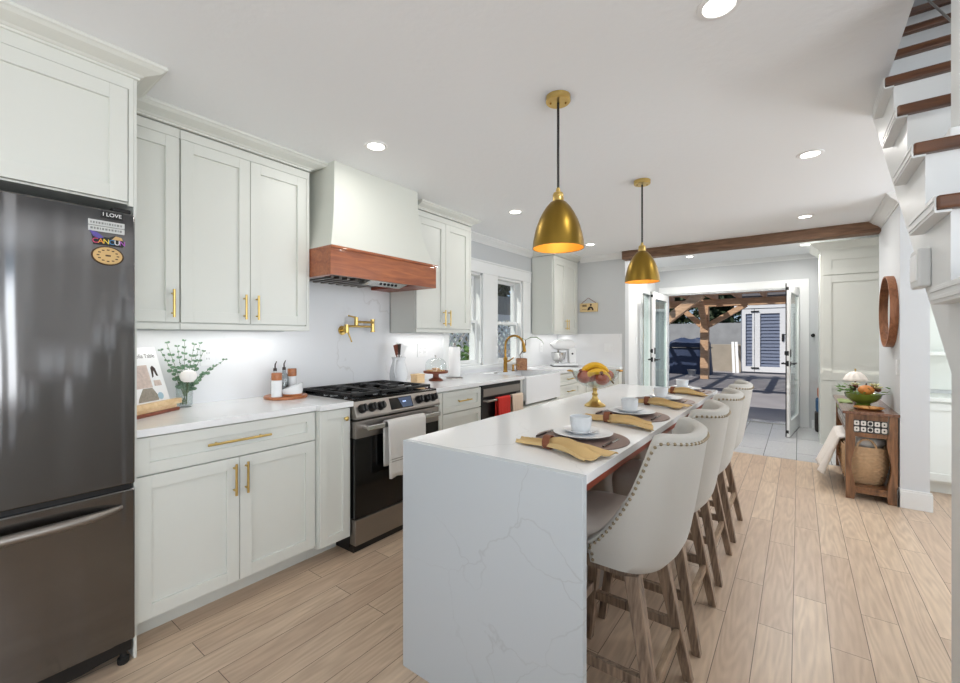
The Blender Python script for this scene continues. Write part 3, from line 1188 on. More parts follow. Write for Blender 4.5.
# ================================================================== range, hood, pot filler
t = thing('gas_range', 'stainless steel gas range with black glass oven door', 'range', (-2.5, 2.015, 0))
ry0, ry1 = 1.637, 2.393
m = MB()
m.box(-2.845, -2.235, ry0, ry1, .03, .915)
m.build('body', 'black', t)
m = MB()
m.box(-2.80, -2.2, ry0 + .004, ry1 - .004, 0, .043)
m.build('plinth', 'black', t)
m = MB()
m.box(-2.845, -2.2, ry0 - .001, ry1 + .001, .915, .945)
m.box(-2.845, -2.8, ry0, ry1, .945, .962)
m.build('cooktop', 'black_gloss', t, bevel=.004)
m = MB()
pp = [(-2.235, .945), (-2.205, .945), (-2.165, .84), (-2.165, .825), (-2.235, .825)]
m.prism(pp, ry0, ry1, 'Y')
cp = m.build('control_panel', 'steel', t, bevel=.002)
tl = Matrix.Rotation(-math.atan2(.04, .105), 3, 'Y')
cdir = tl @ Vector((1, 0, 0))
cen = lambda y, o=0: Vector((-2.182, y, .885)) + cdir * o
m = MB()
m.obox(cen(2.02, .001), (.004, .2, .078), tl)
m.build('display', 'black_gloss', cp)
m = MB()
c = cen(2.058, .0035)
zt, yt = tl @ Vector((0, 0, 1)), Vector((0, 1, 0))
P = [c + yt * a + zt * b for a, b in ((-.035, -.034), (.056, -.034), (.056, .034), (-.062, .034))]
P2 = [p + cdir * .001 for p in P]
m.add(P + P2, [(0, 1, 2, 3), (7, 6, 5, 4), (0, 4, 5, 1), (1, 5, 6, 2), (2, 6, 7, 3), (3, 7, 4, 0)])
m.build('screen', 'screen_blue', cp)
m = MB()
for k in range(3):
    m.obox(cen(2.034 + k * .011, .0052) + zt * .006, (.0006, .007, .008), tl)
m.build('digits', 'screen_digit', cp)
for i, y in enumerate((1.692, 1.768, 1.838, 2.185, 2.26, 2.332)):
    m = MB()
    m.cyl(cen(y, .0), cen(y, .006), .03)
    m.build('bezel', 'black', cp)
    m = MB()
    m.cyl(cen(y, .006), cen(y, .038), .027, .023)
    m.obox(cen(y, .042), (.012, .011, .046), tl)
    m.build('knob', 'black', cp, smooth=True, bevel=.002)
# oven door
m = MB()
m.box(-2.235, -2.175, ry0 + .002, ry1 - .002, .705, .812)
od = m.build('oven_door', 'steel', t, bevel=.004)
m = MB()
m.box(-2.235, -2.178, ry0 + .002, ry1 - .002, .212, .705)
m.build('oven_glass', 'black_gloss', od, bevel=.002)
m = MB()
m.box(-2.126, -2.11, ry0 + .05, ry1 - .05, .756, .788)
for y in (ry0 + .05, ry1 - .08):
    m.box(-2.178, -2.12, y, y + .03, .76, .784)
m.build('handle', 'steel_light', od, bevel=.005)
m = MB()
m.lathe((0, 0, 0), [(0, 0), (.011, 0), (.011, .002), (0, .0025)], 20)
m.v = [(-2.178 + z, 2.1 + x, .29 + y) for x, y, z in m.v]
m.build('badge', 'steel_light', od)
m = MB()
m.box(-2.235, -2.175, ry0 + .002, ry1 - .002, .047, .204)
m.build('storage_drawer', 'steel', t, bevel=.004)
# burners and grates
for y, x, r in ((1.79, -2.66, .04), (1.79, -2.38, .05), (2.015, -2.52, .055), (2.24, -2.66, .04), (2.24, -2.38, .05)):
    m = MB()
    m.lathe((x, y, .945), [(0, 0), (r + .012, 0), (r + .01, .008), (r, .01), (r, .018), (r * .5, .021), (0, .021)], 24)
    m.build('burner', 'black_iron', t, smooth=True)
for a, b in ((1.655, 1.893), (1.897, 2.133), (2.137, 2.375)):
    m = MB()
    xs = (-2.785, -2.245)
    z0, z1, w = .958, .976, .013
    for x in (xs[0], (xs[0] + xs[1]) / 2 - w / 2, xs[1] - w):
        m.box(x, x + w, a, b, z0, z1)
    for y in (a, b - w):
        m.box(xs[0], xs[1], y, y + w, z0, z1)
    yc = (a + b) / 2
    for k in range(7):
        x = xs[0] + (xs[1] - xs[0]) * (k + .5) / 7
        m.box(x - w / 2, x + w / 2, a, a + .085, z0, z1)
        m.box(x - w / 2, x + w / 2, b - .085, b, z0, z1)
    for x in (xs[0], xs[1] - w):
        for y in (a, b - w):
            m.box(x, x + w, y, y + w, .945, z0)
    m.build('grate', 'black_iron', t, bevel=.002)


def draped_towel(name, label, cat, x, ya, yb, ztop, zb0, zb1, mat, group=None, stripes=None, r=.02, wav=.006):
    """towel folded over a bar at (x, ztop); hangs in front to zb0, behind to zb1"""
    t = thing(name, label, cat, (x, (ya + yb) / 2, zb0), group)
    prof = []
    nseg = 10
    for i in range(nseg):
        prof.append((x + r, zb0 + (ztop - zb0) * i / nseg))
    for i in range(9):
        a = PI * i / 8
        prof.append((x + r * math.cos(a), ztop + r * math.sin(a)))
    for i in range(1, nseg + 1):
        prof.append((x - r, ztop - (ztop - zb1) * i / nseg))
    rows = []
    nn = 24
    for j in range(nn + 1):
        y = ya + (yb - ya) * j / nn
        row = []
        for i, (px, pz) in enumerate(prof):
            k = max(0, (ztop - pz) / (ztop - zb0))
            w = wav * k * math.sin(j / nn * PI * 5 + 1) + .004 * k * math.sin(j * 1.7)
            sgn = 1 if px > x else -.25
            row.append((px + abs(w) * sgn, y + (j / nn - .5) * -.012 * k, pz - .004 * math.sin(j * .9) * k))
        rows.append(row)
    m = MB()
    m.grid(rows)
    o = m.build('cloth', mat, t, smooth=True, solid=.007, ang=80)
    return t


t = draped_towel('dish_towel', 'white dish towel with faint stripes over the oven door handle', 'towel', -2.118, 1.828, 2.165, .774, .43, .5, 'white_towel', r=.024)
m = MB()
for z in (.545, .53):
    m.box(-2.0865, -2.0845, 1.84, 2.155, z, z + .006)
m.build('stripe', 'stripe_gray', t)

# hood
t = thing('range_hood', 'white curved plaster range hood with a cherry wood band', 'range hood', (-2.58, 2.03, 1.72))
hy0, hy1 = 1.552, 2.504
rows = []
for i in range(15):
    k = i / 14
    e = (1 - k) ** 2.6
    x1 = -2.375 + .065 * e
    y0 = hy0 + .075 - .07 * e
    y1 = hy1 - .135 + .125 * e
    z = 1.895 + (H - 1.895) * k
    rows.append([(WX + .012, y0, z), (x1, y0, z), (x1, y1, z), (WX + .012, y1, z)])
m = MB()
m.grid(rows, close_v=True)
m.build('canopy', 'hood_plaster', t, smooth=True, ang=40)
m = MB()
m.box(-2.335, -2.305, hy0, hy1, 1.72, 1.89)
m.box(WX + .012, -2.335, hy0, hy0 + .03, 1.72, 1.89)
m.box(WX + .012, -2.335, hy1 - .03, hy1, 1.72, 1.89)
m.build('wood_band', 'wood_cherry', t, bevel=.002)
m = MB()
m.box(WX + .012, -2.292, hy0 - .002, hy1 + .008, 1.885, 1.902)
m.build('wood_cap', 'wood_cherry', t, bevel=.003)
m = MB()
m.box(WX + .012, -2.335, 2.3, hy1 - .03, 1.722, 1.745)
m.box(WX + .012, -2.335, hy0 + .03, 1.6, 1.722, 1.745)
m.build('wood_soffit', 'wood_red', t)
m = MB()
m.box(WX + .012, -2.335, 1.6, 2.3, 1.745, 1.765)
vi = m.build('vent_insert', 'black', t)
for k in range(9):
    m = MB()
    y = 1.62 + k * .065
    m.box(-2.82, -2.5, y, y + .022, 1.728, 1.745)
    m.build('slat', 'steel', vi)
m = MB()
m.prism([(-2.50, 1.745), (-2.345, 1.745), (-2.345, 1.725), (-2.44, 1.70), (-2.48, 1.705)], 1.9, 2.24, 'Y')
bp = m.build('control_panel', 'steel_light', vi, bevel=.002)
for k in range(5):
    m = MB()
    y = 2.02 + k * .035
    m.ball((-2.392, y, 1.7115), (.013, .011, .008), 10, 6)
    m.build('button', 'black', bp, smooth=True)

# pot filler
t = thing('pot_filler', 'brass folding pot filler tap on the backsplash above the range', 'tap', (-2.848, 2.02, 1.385))
m = MB()
m.cyl((-2.848, 2.02, 1.385), (-2.838, 2.02, 1.385), .036, .033)
m.cyl((-2.838, 2.02, 1.385), (-2.79, 2.02, 1.385), .014)
m.build('flange', 'brass', t, smooth=True)
m = MB()
m.cyl((-2.79, 2.02, 1.365), (-2.79, 2.02, 1.43), .017)
m.tube([(-2.79, 2.02, 1.418), (-2.79, 2.26, 1.418)], .009)
m.build('lower_arm', 'brass', t, smooth=True)
m = MB()
m.cyl((-2.79, 2.27, 1.385), (-2.79, 2.27, 1.47), .015)
m.cyl((-2.79, 2.27, 1.375), (-2.79, 2.27, 1.385), .019)
m.cyl((-2.79, 2.27, 1.47), (-2.79, 2.27, 1.478), .019)
m.build('joint', 'brass', t, smooth=True)
m = MB()
m.tube([(-2.78, 2.27, 1.452), (-2.765, 2.1, 1.452)], .009)
m.cyl((-2.765, 2.09, 1.425), (-2.765, 2.09, 1.488), .015)
m.build('upper_arm', 'brass', t, smooth=True)
for a, b in (((-2.765, 2.09, 1.485), (-2.765, 2.02, 1.497)), ((-2.79, 2.03, 1.375), (-2.765, 2.045, 1.30))):
    m = MB()
    m.tube([a, b], [.007, .005])
    m.ball(b, .007, 10, 6)
    m.build('lever', 'brass', t, smooth=True)

# dishwasher
t = thing('dishwasher', 'black and steel dishwasher with a bar handle left of the sink', 'dishwasher', (-2.5, 3.36, 0))
m = MB()
m.box(WX + .02, -2.27, 3.032, 3.686, .1, .9)
m.build('body', 'black', t)
m = MB()
m.box(-2.27, -2.245, 3.032, 3.686, .1, .9)
dd = m.build('door', 'black', t, bevel=.003)
m = MB()
m.box(-2.245, -2.24, 3.05, 3.668, .8, .87)
m.build('control_panel', 'steel', dd)
m = MB()
m.tube([(-2.246, 3.06, .765), (-2.2, 3.06, .765), (-2.2, 3.66, .765), (-2.246, 3.66, .765)], .01)
m.build('handle', 'steel', dd, smooth=True)
m = MB()
m.box(-2.245, -2.24, 3.6, 3.668, .12, .79)
m.build('steel_strip', 'steel', dd)
m = MB()
m.box(-2.8, -2.34, 3.04, 3.68, 0, .1)
m.build('toe_kick', 'black', t)
draped_towel('dish_towel', 'red patterned dish towel on the dishwasher handle', 'towel', -2.2, 3.2, 3.4, .768, .47, .55, 'red_towel', r=.016)
t = draped_towel('dish_towel', 'cream plaid dish towel right of the red one on the dishwasher', 'towel', -2.2, 3.44, 3.63, .768, .5, .55, 'plaid_towel', r=.016)
m = MB()
for k in range(4):
    y = 3.46 + k * .045
    m.box(-2.1825, -2.1805, y, y + .008, .51, .765)
for k in range(6):
    z = .53 + k * .042
    m.box(-2.183, -2.181, 3.45, 3.62, z, z + .007)
m.build('plaid', 'plaid_line', t)

# ================================================================== sink fittings
t = thing('kitchen_faucet', 'tall brass gooseneck faucet behind the sink', 'faucet', (-2.66, 4.04, .94))
m = MB()
m.lathe((-2.66, 4.04, .94), [(0, 0), (.028, 0), (.028, .01), (.022, .014), (.021, .13), (.024, .135), (.024, .16), (.015, .17), (.0, .17)], 24)
m.build('base', 'brass_aged', t, smooth=True)
m = MB()
pts = [(-2.66, 4.04, 1.1), (-2.66, 4.04, 1.24)]
for i in range(1, 13):
    a = PI * i / 12 * .92
    pts.append((-2.66 + .105 * (1 - math.cos(a)) * .95, 4.04 + .105 * (1 - math.cos(a)) * .3, 1.24 + .11 * math.sin(a)))
m.tube(pts, .0125, 14)
m.build('spout', 'brass_aged', t, smooth=True)
e = Vector(pts[-1])
m = MB()
m.tube([e, e + Vector((.006, .002, -.03)), e + Vector((.014, .005, -.095))], [.016, .018, .02], 14)
m.build('spray_head', 'brass_aged', t, smooth=True)
m = MB()
m.tube([e + Vector((.0142, .005, -.096)), e + Vector((.016, .006, -.106))], .017, 14)
m.build('nozzle', 'black', t)
m = MB()
m.tube([(-2.655, 4.055, 1.06), (-2.64, 4.09, 1.065), (-2.62, 4.15, 1.1)], [.012, .009, .006], 12)
m.build('lever', 'brass_aged', t, smooth=True)
t = thing('soap_dispenser', 'short brass soap dispenser between faucet and wooden planter', 'soap dispenser', (-2.67, 4.22, .94))
m = MB()
m.lathe((-2.67, 4.22, .94), [(0, 0), (.02, 0), (.02, .008), (.012, .012), (.011, .06), (.014, .063), (.014, .075), (0, .077)], 20)
m.build('body', 'brass_aged', t, smooth=True)
m = MB()
m.tube([(-2.67, 4.22, 1.01), (-2.62, 4.24, 1.012), (-2.6, 4.245, 1.0)], .006)
m.build('nozzle', 'brass_aged', t, smooth=True)
m = MB()
m.lathe((-2.64, 3.82, .94), [(0, 0), (.022, 0), (.022, .006), (.016, .009), (0, .01)], 20)
o = m.build('disposal_button', 'steel', smooth=True)
base_at(o, (-2.64, 3.82, .94))
tag(o, 'small round metal disposal button on the worktop left of the faucet', 'button')


def wall_plate(label, at, face, w, hgt, kind):
    x, y, z = at
    t = thing('wall_outlet' if kind != 's' else 'light_switch', label, 'outlet' if kind != 's' else 'switch', at)
    f = {'X': lambda u, v, d: (x + d, y + u, z + v), 'Y': lambda u, v, d: (x + u, y - d, z + v), '-X': lambda u, v, d: (x - d, y + u, z + v)}[face]

    def bx(m, u0, u1, v0, v1, d0, d1):
        a, b = f(u0, v0, d0), f(u1, v1, d1)
        m.box(*[q for i in range(3) for q in (min(a[i], b[i]), max(a[i], b[i]))])
    m = MB()
    bx(m, -w / 2, w / 2, -hgt / 2, hgt / 2, 0, .006)
    m.build('plate', 'white_plastic', t, bevel=.0015)
    n = 2 if w > .09 else 1
    for k in range(n):
        u = 0 if n == 1 else (-.5 + k) * w * .48
        m = MB()
        bx(m, u - .017, u + .017, -.034, .034, .006, .009)
        q = m.build('insert', 'white_plastic', t, bevel=.001)
        if kind == 'o':
            m = MB()
            for v in (-.017, .017):
                for du in (-.007, .005):
                    bx(m, u + du, u + du + .002, v - .005, v + .005, .009, .0094)
            m.build('slots', 'gap', q)
    return t


wall_plate('white wall outlet behind the eucalyptus vase', (WX + .012, 1.075, 1.22), 'X', .075, .12, 'o')
wall_plate('white double wall outlet beside the white pitcher', (WX + .012, 2.9, 1.21), 'X', .13, .12, 'o')
wall_plate('white wall outlet behind the wooden planter and stand mixer', (WX + .012, 5.22, 1.19), 'X', .075, .12, 'o')
wall_plate('white double switch plate on the end wall below the plaque', (-2.08, 5.718, 1.19), 'Y', .12, .12, 's')
wall_plate('white light switch on the bright entry wall beyond the end wall', (-2.05, 6.85, 1.28), 'X', .075, .12, 's')
wall_plate('white light switch on the wall below the round mirror', (.635, 4.76, 1.09), '-X', .075, .12, 's')

# ================================================================== things on the left worktop
ZC = .94
# cookbook on its wooden stand, turned a little towards the range
yaw = Matrix.Rotation(R(36), 3, 'Z')
bc = Vector((-2.672, .735, ZC))


def B(u, d, v):
    """u along the ledge, d out to the front, v up"""
    return bc + yaw @ Vector((d, u, v))


def bbox(m, u0, u1, d0, d1, v0, v1, lean=0):
    c = B((u0 + u1) / 2, (d0 + d1) / 2, (v0 + v1) / 2)
    m.obox(c, (d1 - d0, u1 - u0, v1 - v0), yaw)


t = thing('cookbook_stand', 'wooden cookbook stand with a pale ledge on the worktop', 'book stand', bc)
m = MB()
bbox(m, -.165, .125, -.04, .075, 0, .016)
m.build('base', 'wood_dark_red', t, bevel=.003)
m = MB()
bbox(m, -.165, .12, -.03, .062, .016, .034)
m.build('shelf', 'wood_light', t, bevel=.002)
m = MB()
bbox(m, -.165, .148, .04, .07, .034, .062)
m.build('ledge', 'wood_light', t, bevel=.003)
lean = R(17)
rb = yaw @ Matrix.Rotation(-lean, 3, 'Y')
m = MB()
m.obox(B(-.02, -.035, .15), (.01, .2, .24), rb)
m.build('back_rest', 'wood_light', t)
bk = thing('cookbook', 'white cookbook with food photos leaning on the wooden stand', 'book', B(0, .02, .036))
lo = B(-.005, .03, .036)
ux, uz, un = yaw @ Vector((0, 1, 0)), rb @ Vector((0, 0, 1)), rb @ Vector((1, 0, 0))
bw, bh = .25, .315


def on_cover(u, v, d=0):
    return lo + ux * u + uz * v + un * d


m = MB()
m.obox(on_cover(0, bh / 2, -.013), (.02, bw - .008, bh - .008), rb)
m.build('pages', 'page', bk)
m = MB()
m.obox(on_cover(0, bh / 2, -.0015), (.003, bw, bh), rb)
m.obox(on_cover(0, bh / 2, -.0245), (.003, bw, bh), rb)
m.build('cover', 'paper', bk)
text('Magnolia Table', .031, 'book_ink', on_cover(.012, .268, .0004), ux, uz, 'title', bk, .0002)


def cov(name, mat, poly, d=.0006):
    m = MB()
    P = [on_cover(u, v, d) for u, v in poly]
    Q = [on_cover(u, v, 0) for u, v in poly]
    n = len(P)
    m.add(P + Q, [tuple(range(n))] + [(i, (i + 1) % n, n + (i + 1) % n, n + i) for i in range(n)])
    return m.build(name, mat, bk)


cov('photo', 'book_photo', [(-.075, .1), (.035, .1), (.035, .22), (-.075, .22)])
cov('photo', 'book_photo_dark', [(-.08, .03), (.05, .03), (.06, .045), (.03, .098), (-.03, .098), (-.07, .05)])
cov('photo', 'hair', [(.05, .15), (.056, .205), (.07, .215), (.085, .2), (.092, .155), (.08, .16), (.07, .19), (.06, .155)], .0007)
cov('photo', 'book_photo', [(.05, .105), (.1, .105), (.096, .135), (.052, .135)])
cov('badge', 'book_badge', [(.07 + .019 * math.cos(a * PI / 9), .05 + .019 * math.sin(a * PI / 9)) for a in range(18)], .0009)

# vase, eucalyptus, rose
vx, vy = -2.77, .93
t = thing('glass_vase', 'clear glass vase holding greenery beside the cookbook', 'vase', (vx, vy, ZC))
m = MB()
m.lathe((vx, vy, ZC), [(0, 0), (.036, 0), (.038, .004), (.04, .06), (.042, .135), (.039, .135), (.037, .06), (.035, .012), (0, .01)], 28)
m.build('body', 'glass', t, smooth=True)
rE = random.Random(11)
ends = [(.02, -.12, .32), (.0, -.085, .36), (.03, -.045, .34), (.0, 0, .37), (.04, .035, .35), (.01, .075, .355), (.03, .085, .31), (.05, .19, .26), (.02, .13, .21)]
whr = ['leftmost, nearest the cookbook', 'second from the left, tall', 'third from the left', 'tall in the middle', 'upright right of the middle', 'curving on the right', 'short, right of the rose', 'long, reaching far right towards the outlet', 'low, right above the rose']
for i, (dx, dy, dz) in enumerate(ends):
    q = thing('eucalyptus_stem', 'eucalyptus stem in the glass vase, ' + whr[i], 'eucalyptus', (vx, vy, ZC + .012), 'eucalyptus stems in the glass vase')
    a = Vector((vx - dx * .2, vy - dy * .1, ZC + .014))
    b = Vector((vx + dx * .25, vy + dy * .18, ZC + .14))
    c = Vector((vx + dx, vy + dy, ZC + dz))
    pts = []
    for k in range(13):
        s_ = k / 12
        pts.append(a.lerp(b, s_).lerp(b.lerp(c, s_), s_))
    m = MB()
    m.tube(pts, [.002 - .0011 * k / 12 for k in range(13)], 6)
    m.build('stem', 'stem_green', q, smooth=True)
    m = MB()
    for k in range(4, 13):
        for sg in (-1, 1):
            p = pts[k]
            L = .025 * (1 - .55 * (k - 5) / 8) * rE.uniform(.85, 1.2)
            ang = rE.uniform(-.6, .6)
            az = k * PI / 2 + ang + (0 if sg > 0 else PI)
            dr_ = Vector((math.sin(az), math.cos(az), rE.uniform(.1, 1.0))).normalized()
            n_ = dr_.cross(Vector((rE.uniform(.6, 1), rE.uniform(-.3, .3), rE.uniform(-.5, .5)))).normalized()
            w_ = n_.cross(dr_)
            pts2 = []
            for z in range(7):
                aa = 2 * PI * z / 7
                pts2.append(p + dr_ * (L * .55 * (1 - math.cos(aa))) + n_ * (L * .42 * math.sin(aa)) + w_ * .0015 * math.cos(2 * aa))
            m.add(pts2, [tuple(range(7))])
    m.build('leaves', 'leaf_euc', q)
rc = Vector((-2.70, .925, 1.12))
t = thing('rose', 'full white rose drooping over the rim of the glass vase', 'flower', (vx + .01, vy, ZC + .013))
m = MB()
m.tube([(vx + .012, vy + .004, ZC + .015), (vx + .02, vy + .008, ZC + .13), rc - Vector((.02, .005, .03))], .0035, 8)
m.build('stem', 'stem_green', t, smooth=True)
m = MB()
m.ball(rc, (.038, .038, .034), 14, 9)
for ring, (n_, r_, tl_, sz) in enumerate(((4, .018, .75, .024), (6, .03, .35, .028), (8, .04, -.1, .03), (9, .042, -.5, .028))):
    for k in range(n_):
        a = 2 * PI * k / n_ + ring * .5
        o_ = Vector((math.cos(a), math.sin(a), tl_)).normalized()
        tg = Vector((-math.sin(a), math.cos(a), 0))
        un_ = o_.cross(tg)
        c = rc + o_ * r_
        P = []
        for i in range(5):
            row = []
            for j in range(5):
                u, v = (i / 4 - .5) * 2, (j / 4 - .5) * 2
                e = 1 - .35 * v * v
                row.append(c + tg * (u * sz * e) + un_ * (v * sz * .8) - o_ * (.45 * sz * u * u + .25 * sz * v * v))
            P.append(row)
        m.grid(P)
m.build('bloom', 'rose', t, smooth=True, ang=60)

# round board with canisters
tx, ty = -2.665, 1.465
m = MB()
m.lathe((tx, ty, ZC), [(0, 0), (.126, 0), (.131, .005), (.131, .014), (.127, .018), (0, .018)], 40)
o = m.build('serving_board', 'wood_acacia', smooth=True)
base_at(o, (tx, ty, ZC))
tag(o, 'round wooden board carrying white canisters and bottles', 'board')
ZT = ZC + .018


def canister(label, x, y, r, h, hl):
    t = thing('pepper_mill', label, 'canister', (x, y, ZT), 'white canisters with wooden tops')
    m = MB()
    m.lathe((x, y, ZT), [(0, 0), (r, 0), (r, h), (0, h)], 28)
    m.build('body', 'ceramic', t, smooth=True, bevel=.003)
    m = MB()
    m.lathe((x, y, ZT + h), [(0, 0), (r * .98, 0), (r, .004), (r, hl - .004), (r * .94, hl), (0, hl)], 28)
    m.build('lid', 'wood_acacia', t, smooth=True)


canister('white canister with wooden top at the left edge of the round board', tx + .045, ty - .085, .031, .105, .045)
canister('white canister with wooden top at the right back of the round board', tx - .05, ty + .07, .028, .115, .05)
for lb, x, y, h, mt in (('clear glass oil bottle with spout, left of the two on the board', tx - .06, ty - .04, .155, 'glass'), ('smoky glass oil bottle with spout, right of the two on the board', tx - .045, ty + .012, .16, 'glass_smoke')):
    t = thing('oil_bottle', lb, 'bottle', (x, y, ZT), 'oil bottles on the round board')
    m = MB()
    m.lathe((x, y, ZT), [(0, 0), (.026, 0), (.027, .004), (.027, h * .68), (.02, h * .82), (.011, h * .9), (.011, h), (0, h)], 24)
    m.build('body', mt, t, smooth=True)
    m = MB()
    m.lathe((x, y, ZT + .003), [(0, 0), (.024, 0), (.024, h * .5), (0, h * .5)], 20)
    m.build('oil', 'steel_light' if mt == 'glass_smoke' else 'white_plastic', t, smooth=True)
    m = MB()
    m.cyl((x, y, ZT + h), (x, y, ZT + h + .018), .012, .01, 14)
    m.tube([(x, y, ZT + h + .018), (x, y, ZT + h + .04), (x + .008, y + .006, ZT + h + .062)], [.005, .0045, .003], 10)
    m.build('spout', 'cutlery_dark', t, smooth=True)
sx_, sy_ = tx + .058, ty + .012
t = thing('salt_cellar', 'white ceramic salt bowl with wooden base at the front of the board', 'bowl', (sx_, sy_, ZT))
m = MB()
m.lathe((sx_, sy_, ZT), [(0, 0), (.058, 0), (.06, .004), (.06, .014), (0, .014)], 32)
m.build('base', 'wood_acacia', t, smooth=True)
m = MB()
rows = []
for k in range(32):
    a = 2 * PI * k / 32
    top = .06 + .022 * math.sin(a + .6)
    c, s_ = math.cos(a), math.sin(a)
    rows.append([(sx_ + c * r_, sy_ + s_ * r_, ZT + z_) for r_, z_ in ((.001, .014), (.058, .014), (.062, .03), (.062, top), (.057, top), (.054, .03), (.03, .022), (.001, .022))])
m.grid(rows, close_u=True)
m.build('body', 'ceramic', t, smooth=True)

# pitcher with utensils
jx, jy = -2.70, 2.47
t = thing('pitcher', 'white ceramic pitcher used as utensil holder right of the range', 'pitcher', (jx, jy, ZC))
m = MB()
m.lathe((jx, jy, ZC), [(0, 0), (.058, 0), (.062, .006), (.074, .05), (.076, .09), (.066, .14), (.054, .18), (.052, .2), (.06, .225), (.056, .226), (.048, .2), (.05, .18), (.062, .14), (.072, .09), (.068, .05), (.055, .012), (0, .01)], 32)
m.build('body', 'ceramic', t, smooth=True)
m = MB()
m.tube([(jx + .03, jy - .045, ZC + .2), (jx + .05, jy - .08, ZC + .21), (jx + .06, jy - .1, ZC + .18), (jx + .055, jy - .1, ZC + .11), (jx + .05, jy - .08, ZC + .06)], [.008, .01, .01, .009, .008], 12)
m.build('handle', 'ceramic', t, smooth=True)
for lb, dx, dy, hh, w, mt in (('dark wooden spatula leaning left in the white pitcher', .01, -.045, .33, .022, 'wood_dark_red'),
                              ('dark curved ladle handle in the white pitcher', .02, -.012, .335, .016, 'cutlery_dark'),
                              ('gray slotted spoon upright in the white pitcher', -.01, .015, .335, .026, 'ceramic_ribbed'),
                              ('white spatula leaning right in the white pitcher', .012, .05, .325, .03, 'white_plastic'),
                              ('pale gray turner at the back of the white pitcher', -.03, .035, .34, .03, 'steel_light')):
    t = thing('cooking_utensil', lb, 'utensil', (jx, jy, ZC + .012), 'utensils in the white pitcher')
    a = Vector((jx - dx * .4, jy - dy * .4, ZC + .015))
    b = Vector((jx + dx * 1.1, jy + dy, ZC + hh))
    c = a.lerp(b, .72)
    m = MB()
    m.tube([a, c], .005, 10)
    m.build('shaft', mt, t, smooth=True)
    m = MB()
    m.bar(c, b, w * 1.1, w * 2.4, .006, .004, up=(1, 0, .2))
    m.build('blade', mt, t, bevel=.002)
m = MB()
m.box(-2.69, -2.61, 2.6, 2.69, ZC, ZC + .06)
bt = thing('recipe_box', 'small pale wooden box right of the white pitcher', 'box', (-2.65, 2.645, ZC))
m.build('body', 'wood_light', bt, bevel=.003)
m = MB()
m.box(-2.693, -2.607, 2.597, 2.693, ZC + .06, ZC + .074)
m.build('lid', 'wood_light', bt, bevel=.003)

# cake stand, dome, cookies
cx, cy = -2.645, 2.87
t = thing('cake_stand', 'low reddish wooden cake stand near the paper towel', 'cake stand', (cx, cy, ZC))
m = MB()
m.lathe((cx, cy, ZC), [(0, 0), (.065, 0), (.066, .006), (.05, .016), (.028, .028), (.026, .05), (.034, .066), (0, .066)], 32)
m.build('pedestal', 'wood_dark_red', t, smooth=True)
m = MB()
m.lathe((cx, cy, ZC + .066), [(0, 0), (.1, 0), (.11, .004), (.112, .012), (.112, .022), (.106, .022), (.104, .014), (0, .014)], 40)
m.build('plate', 'wood_dark_red', t, smooth=True)
zc_ = ZC + .08
for i, (dx, dy, dz, wh) in enumerate(((.03, -.035, 0, 'front left'), (-.02, .04, 0, 'right'), (-.04, -.03, 0, 'back left'), (.04, .03, 0, 'front right'), (0, 0, .018, 'on top'))):
    m = MB()
    m.lathe((cx + dx, cy + dy, zc_ + dz), [(0, 0), (.03, 0), (.036, .006), (.033, .014), (0, .018)], 18)
    o = m.build('cookie', 'cookie', smooth=True)
    base_at(o, (cx + dx, cy + dy, zc_ + dz))
    tag(o, 'golden cookie under the glass dome, ' + wh + ' of the pile', 'cookie', 'cookies on the cake stand')
t = thing('glass_dome', 'clear glass dome covering the cookies', 'glass dome', (cx, cy, zc_))
m = MB()
m.lathe((cx, cy, zc_), [(.096, 0), (.096, .06), (.088, .09), (.066, .112), (.03, .124), (0, .126), ], 36)
m.build('cover', 'glass', t, smooth=True, ang=80)
m = MB()
m.lathe((cx, cy, zc_ + .126), [(0, 0), (.006, 0), (.006, .008), (.013, .016), (.012, .026), (0, .03)], 16)
m.build('knob', 'white_plastic', t, smooth=True)

# paper towel
px_, py_ = -2.66, 3.15
t = thing('paper_towel_holder', 'upright paper towel holder with dark base in front of the window', 'paper towel holder', (px_, py_, ZC))
m = MB()
m.lathe((px_, py_, ZC), [(0, 0), (.08, 0), (.08, .008), (.074, .012), (0, .012)], 32)
m.build('base', 'steel', t, smooth=True)
m = MB()
m.cyl((px_, py_, ZC + .012), (px_, py_, ZC + .32), .007, n=12)
m.ball((px_, py_, ZC + .325), .012, 12, 8)
m.build('rod', 'steel', t, smooth=True)
m = MB()
m.lathe((px_, py_, ZC + .0125), [(.02, 0), (.054, 0), (.056, .004), (.056, .284), (.054, .288), (.02, .288)], 36, close=True)
o = m.build('paper_towel_roll', 'paper', smooth=True)
base_at(o, (px_, py_, ZC + .0125))
tag(o, 'white paper towel roll standing on its holder', 'paper towel')

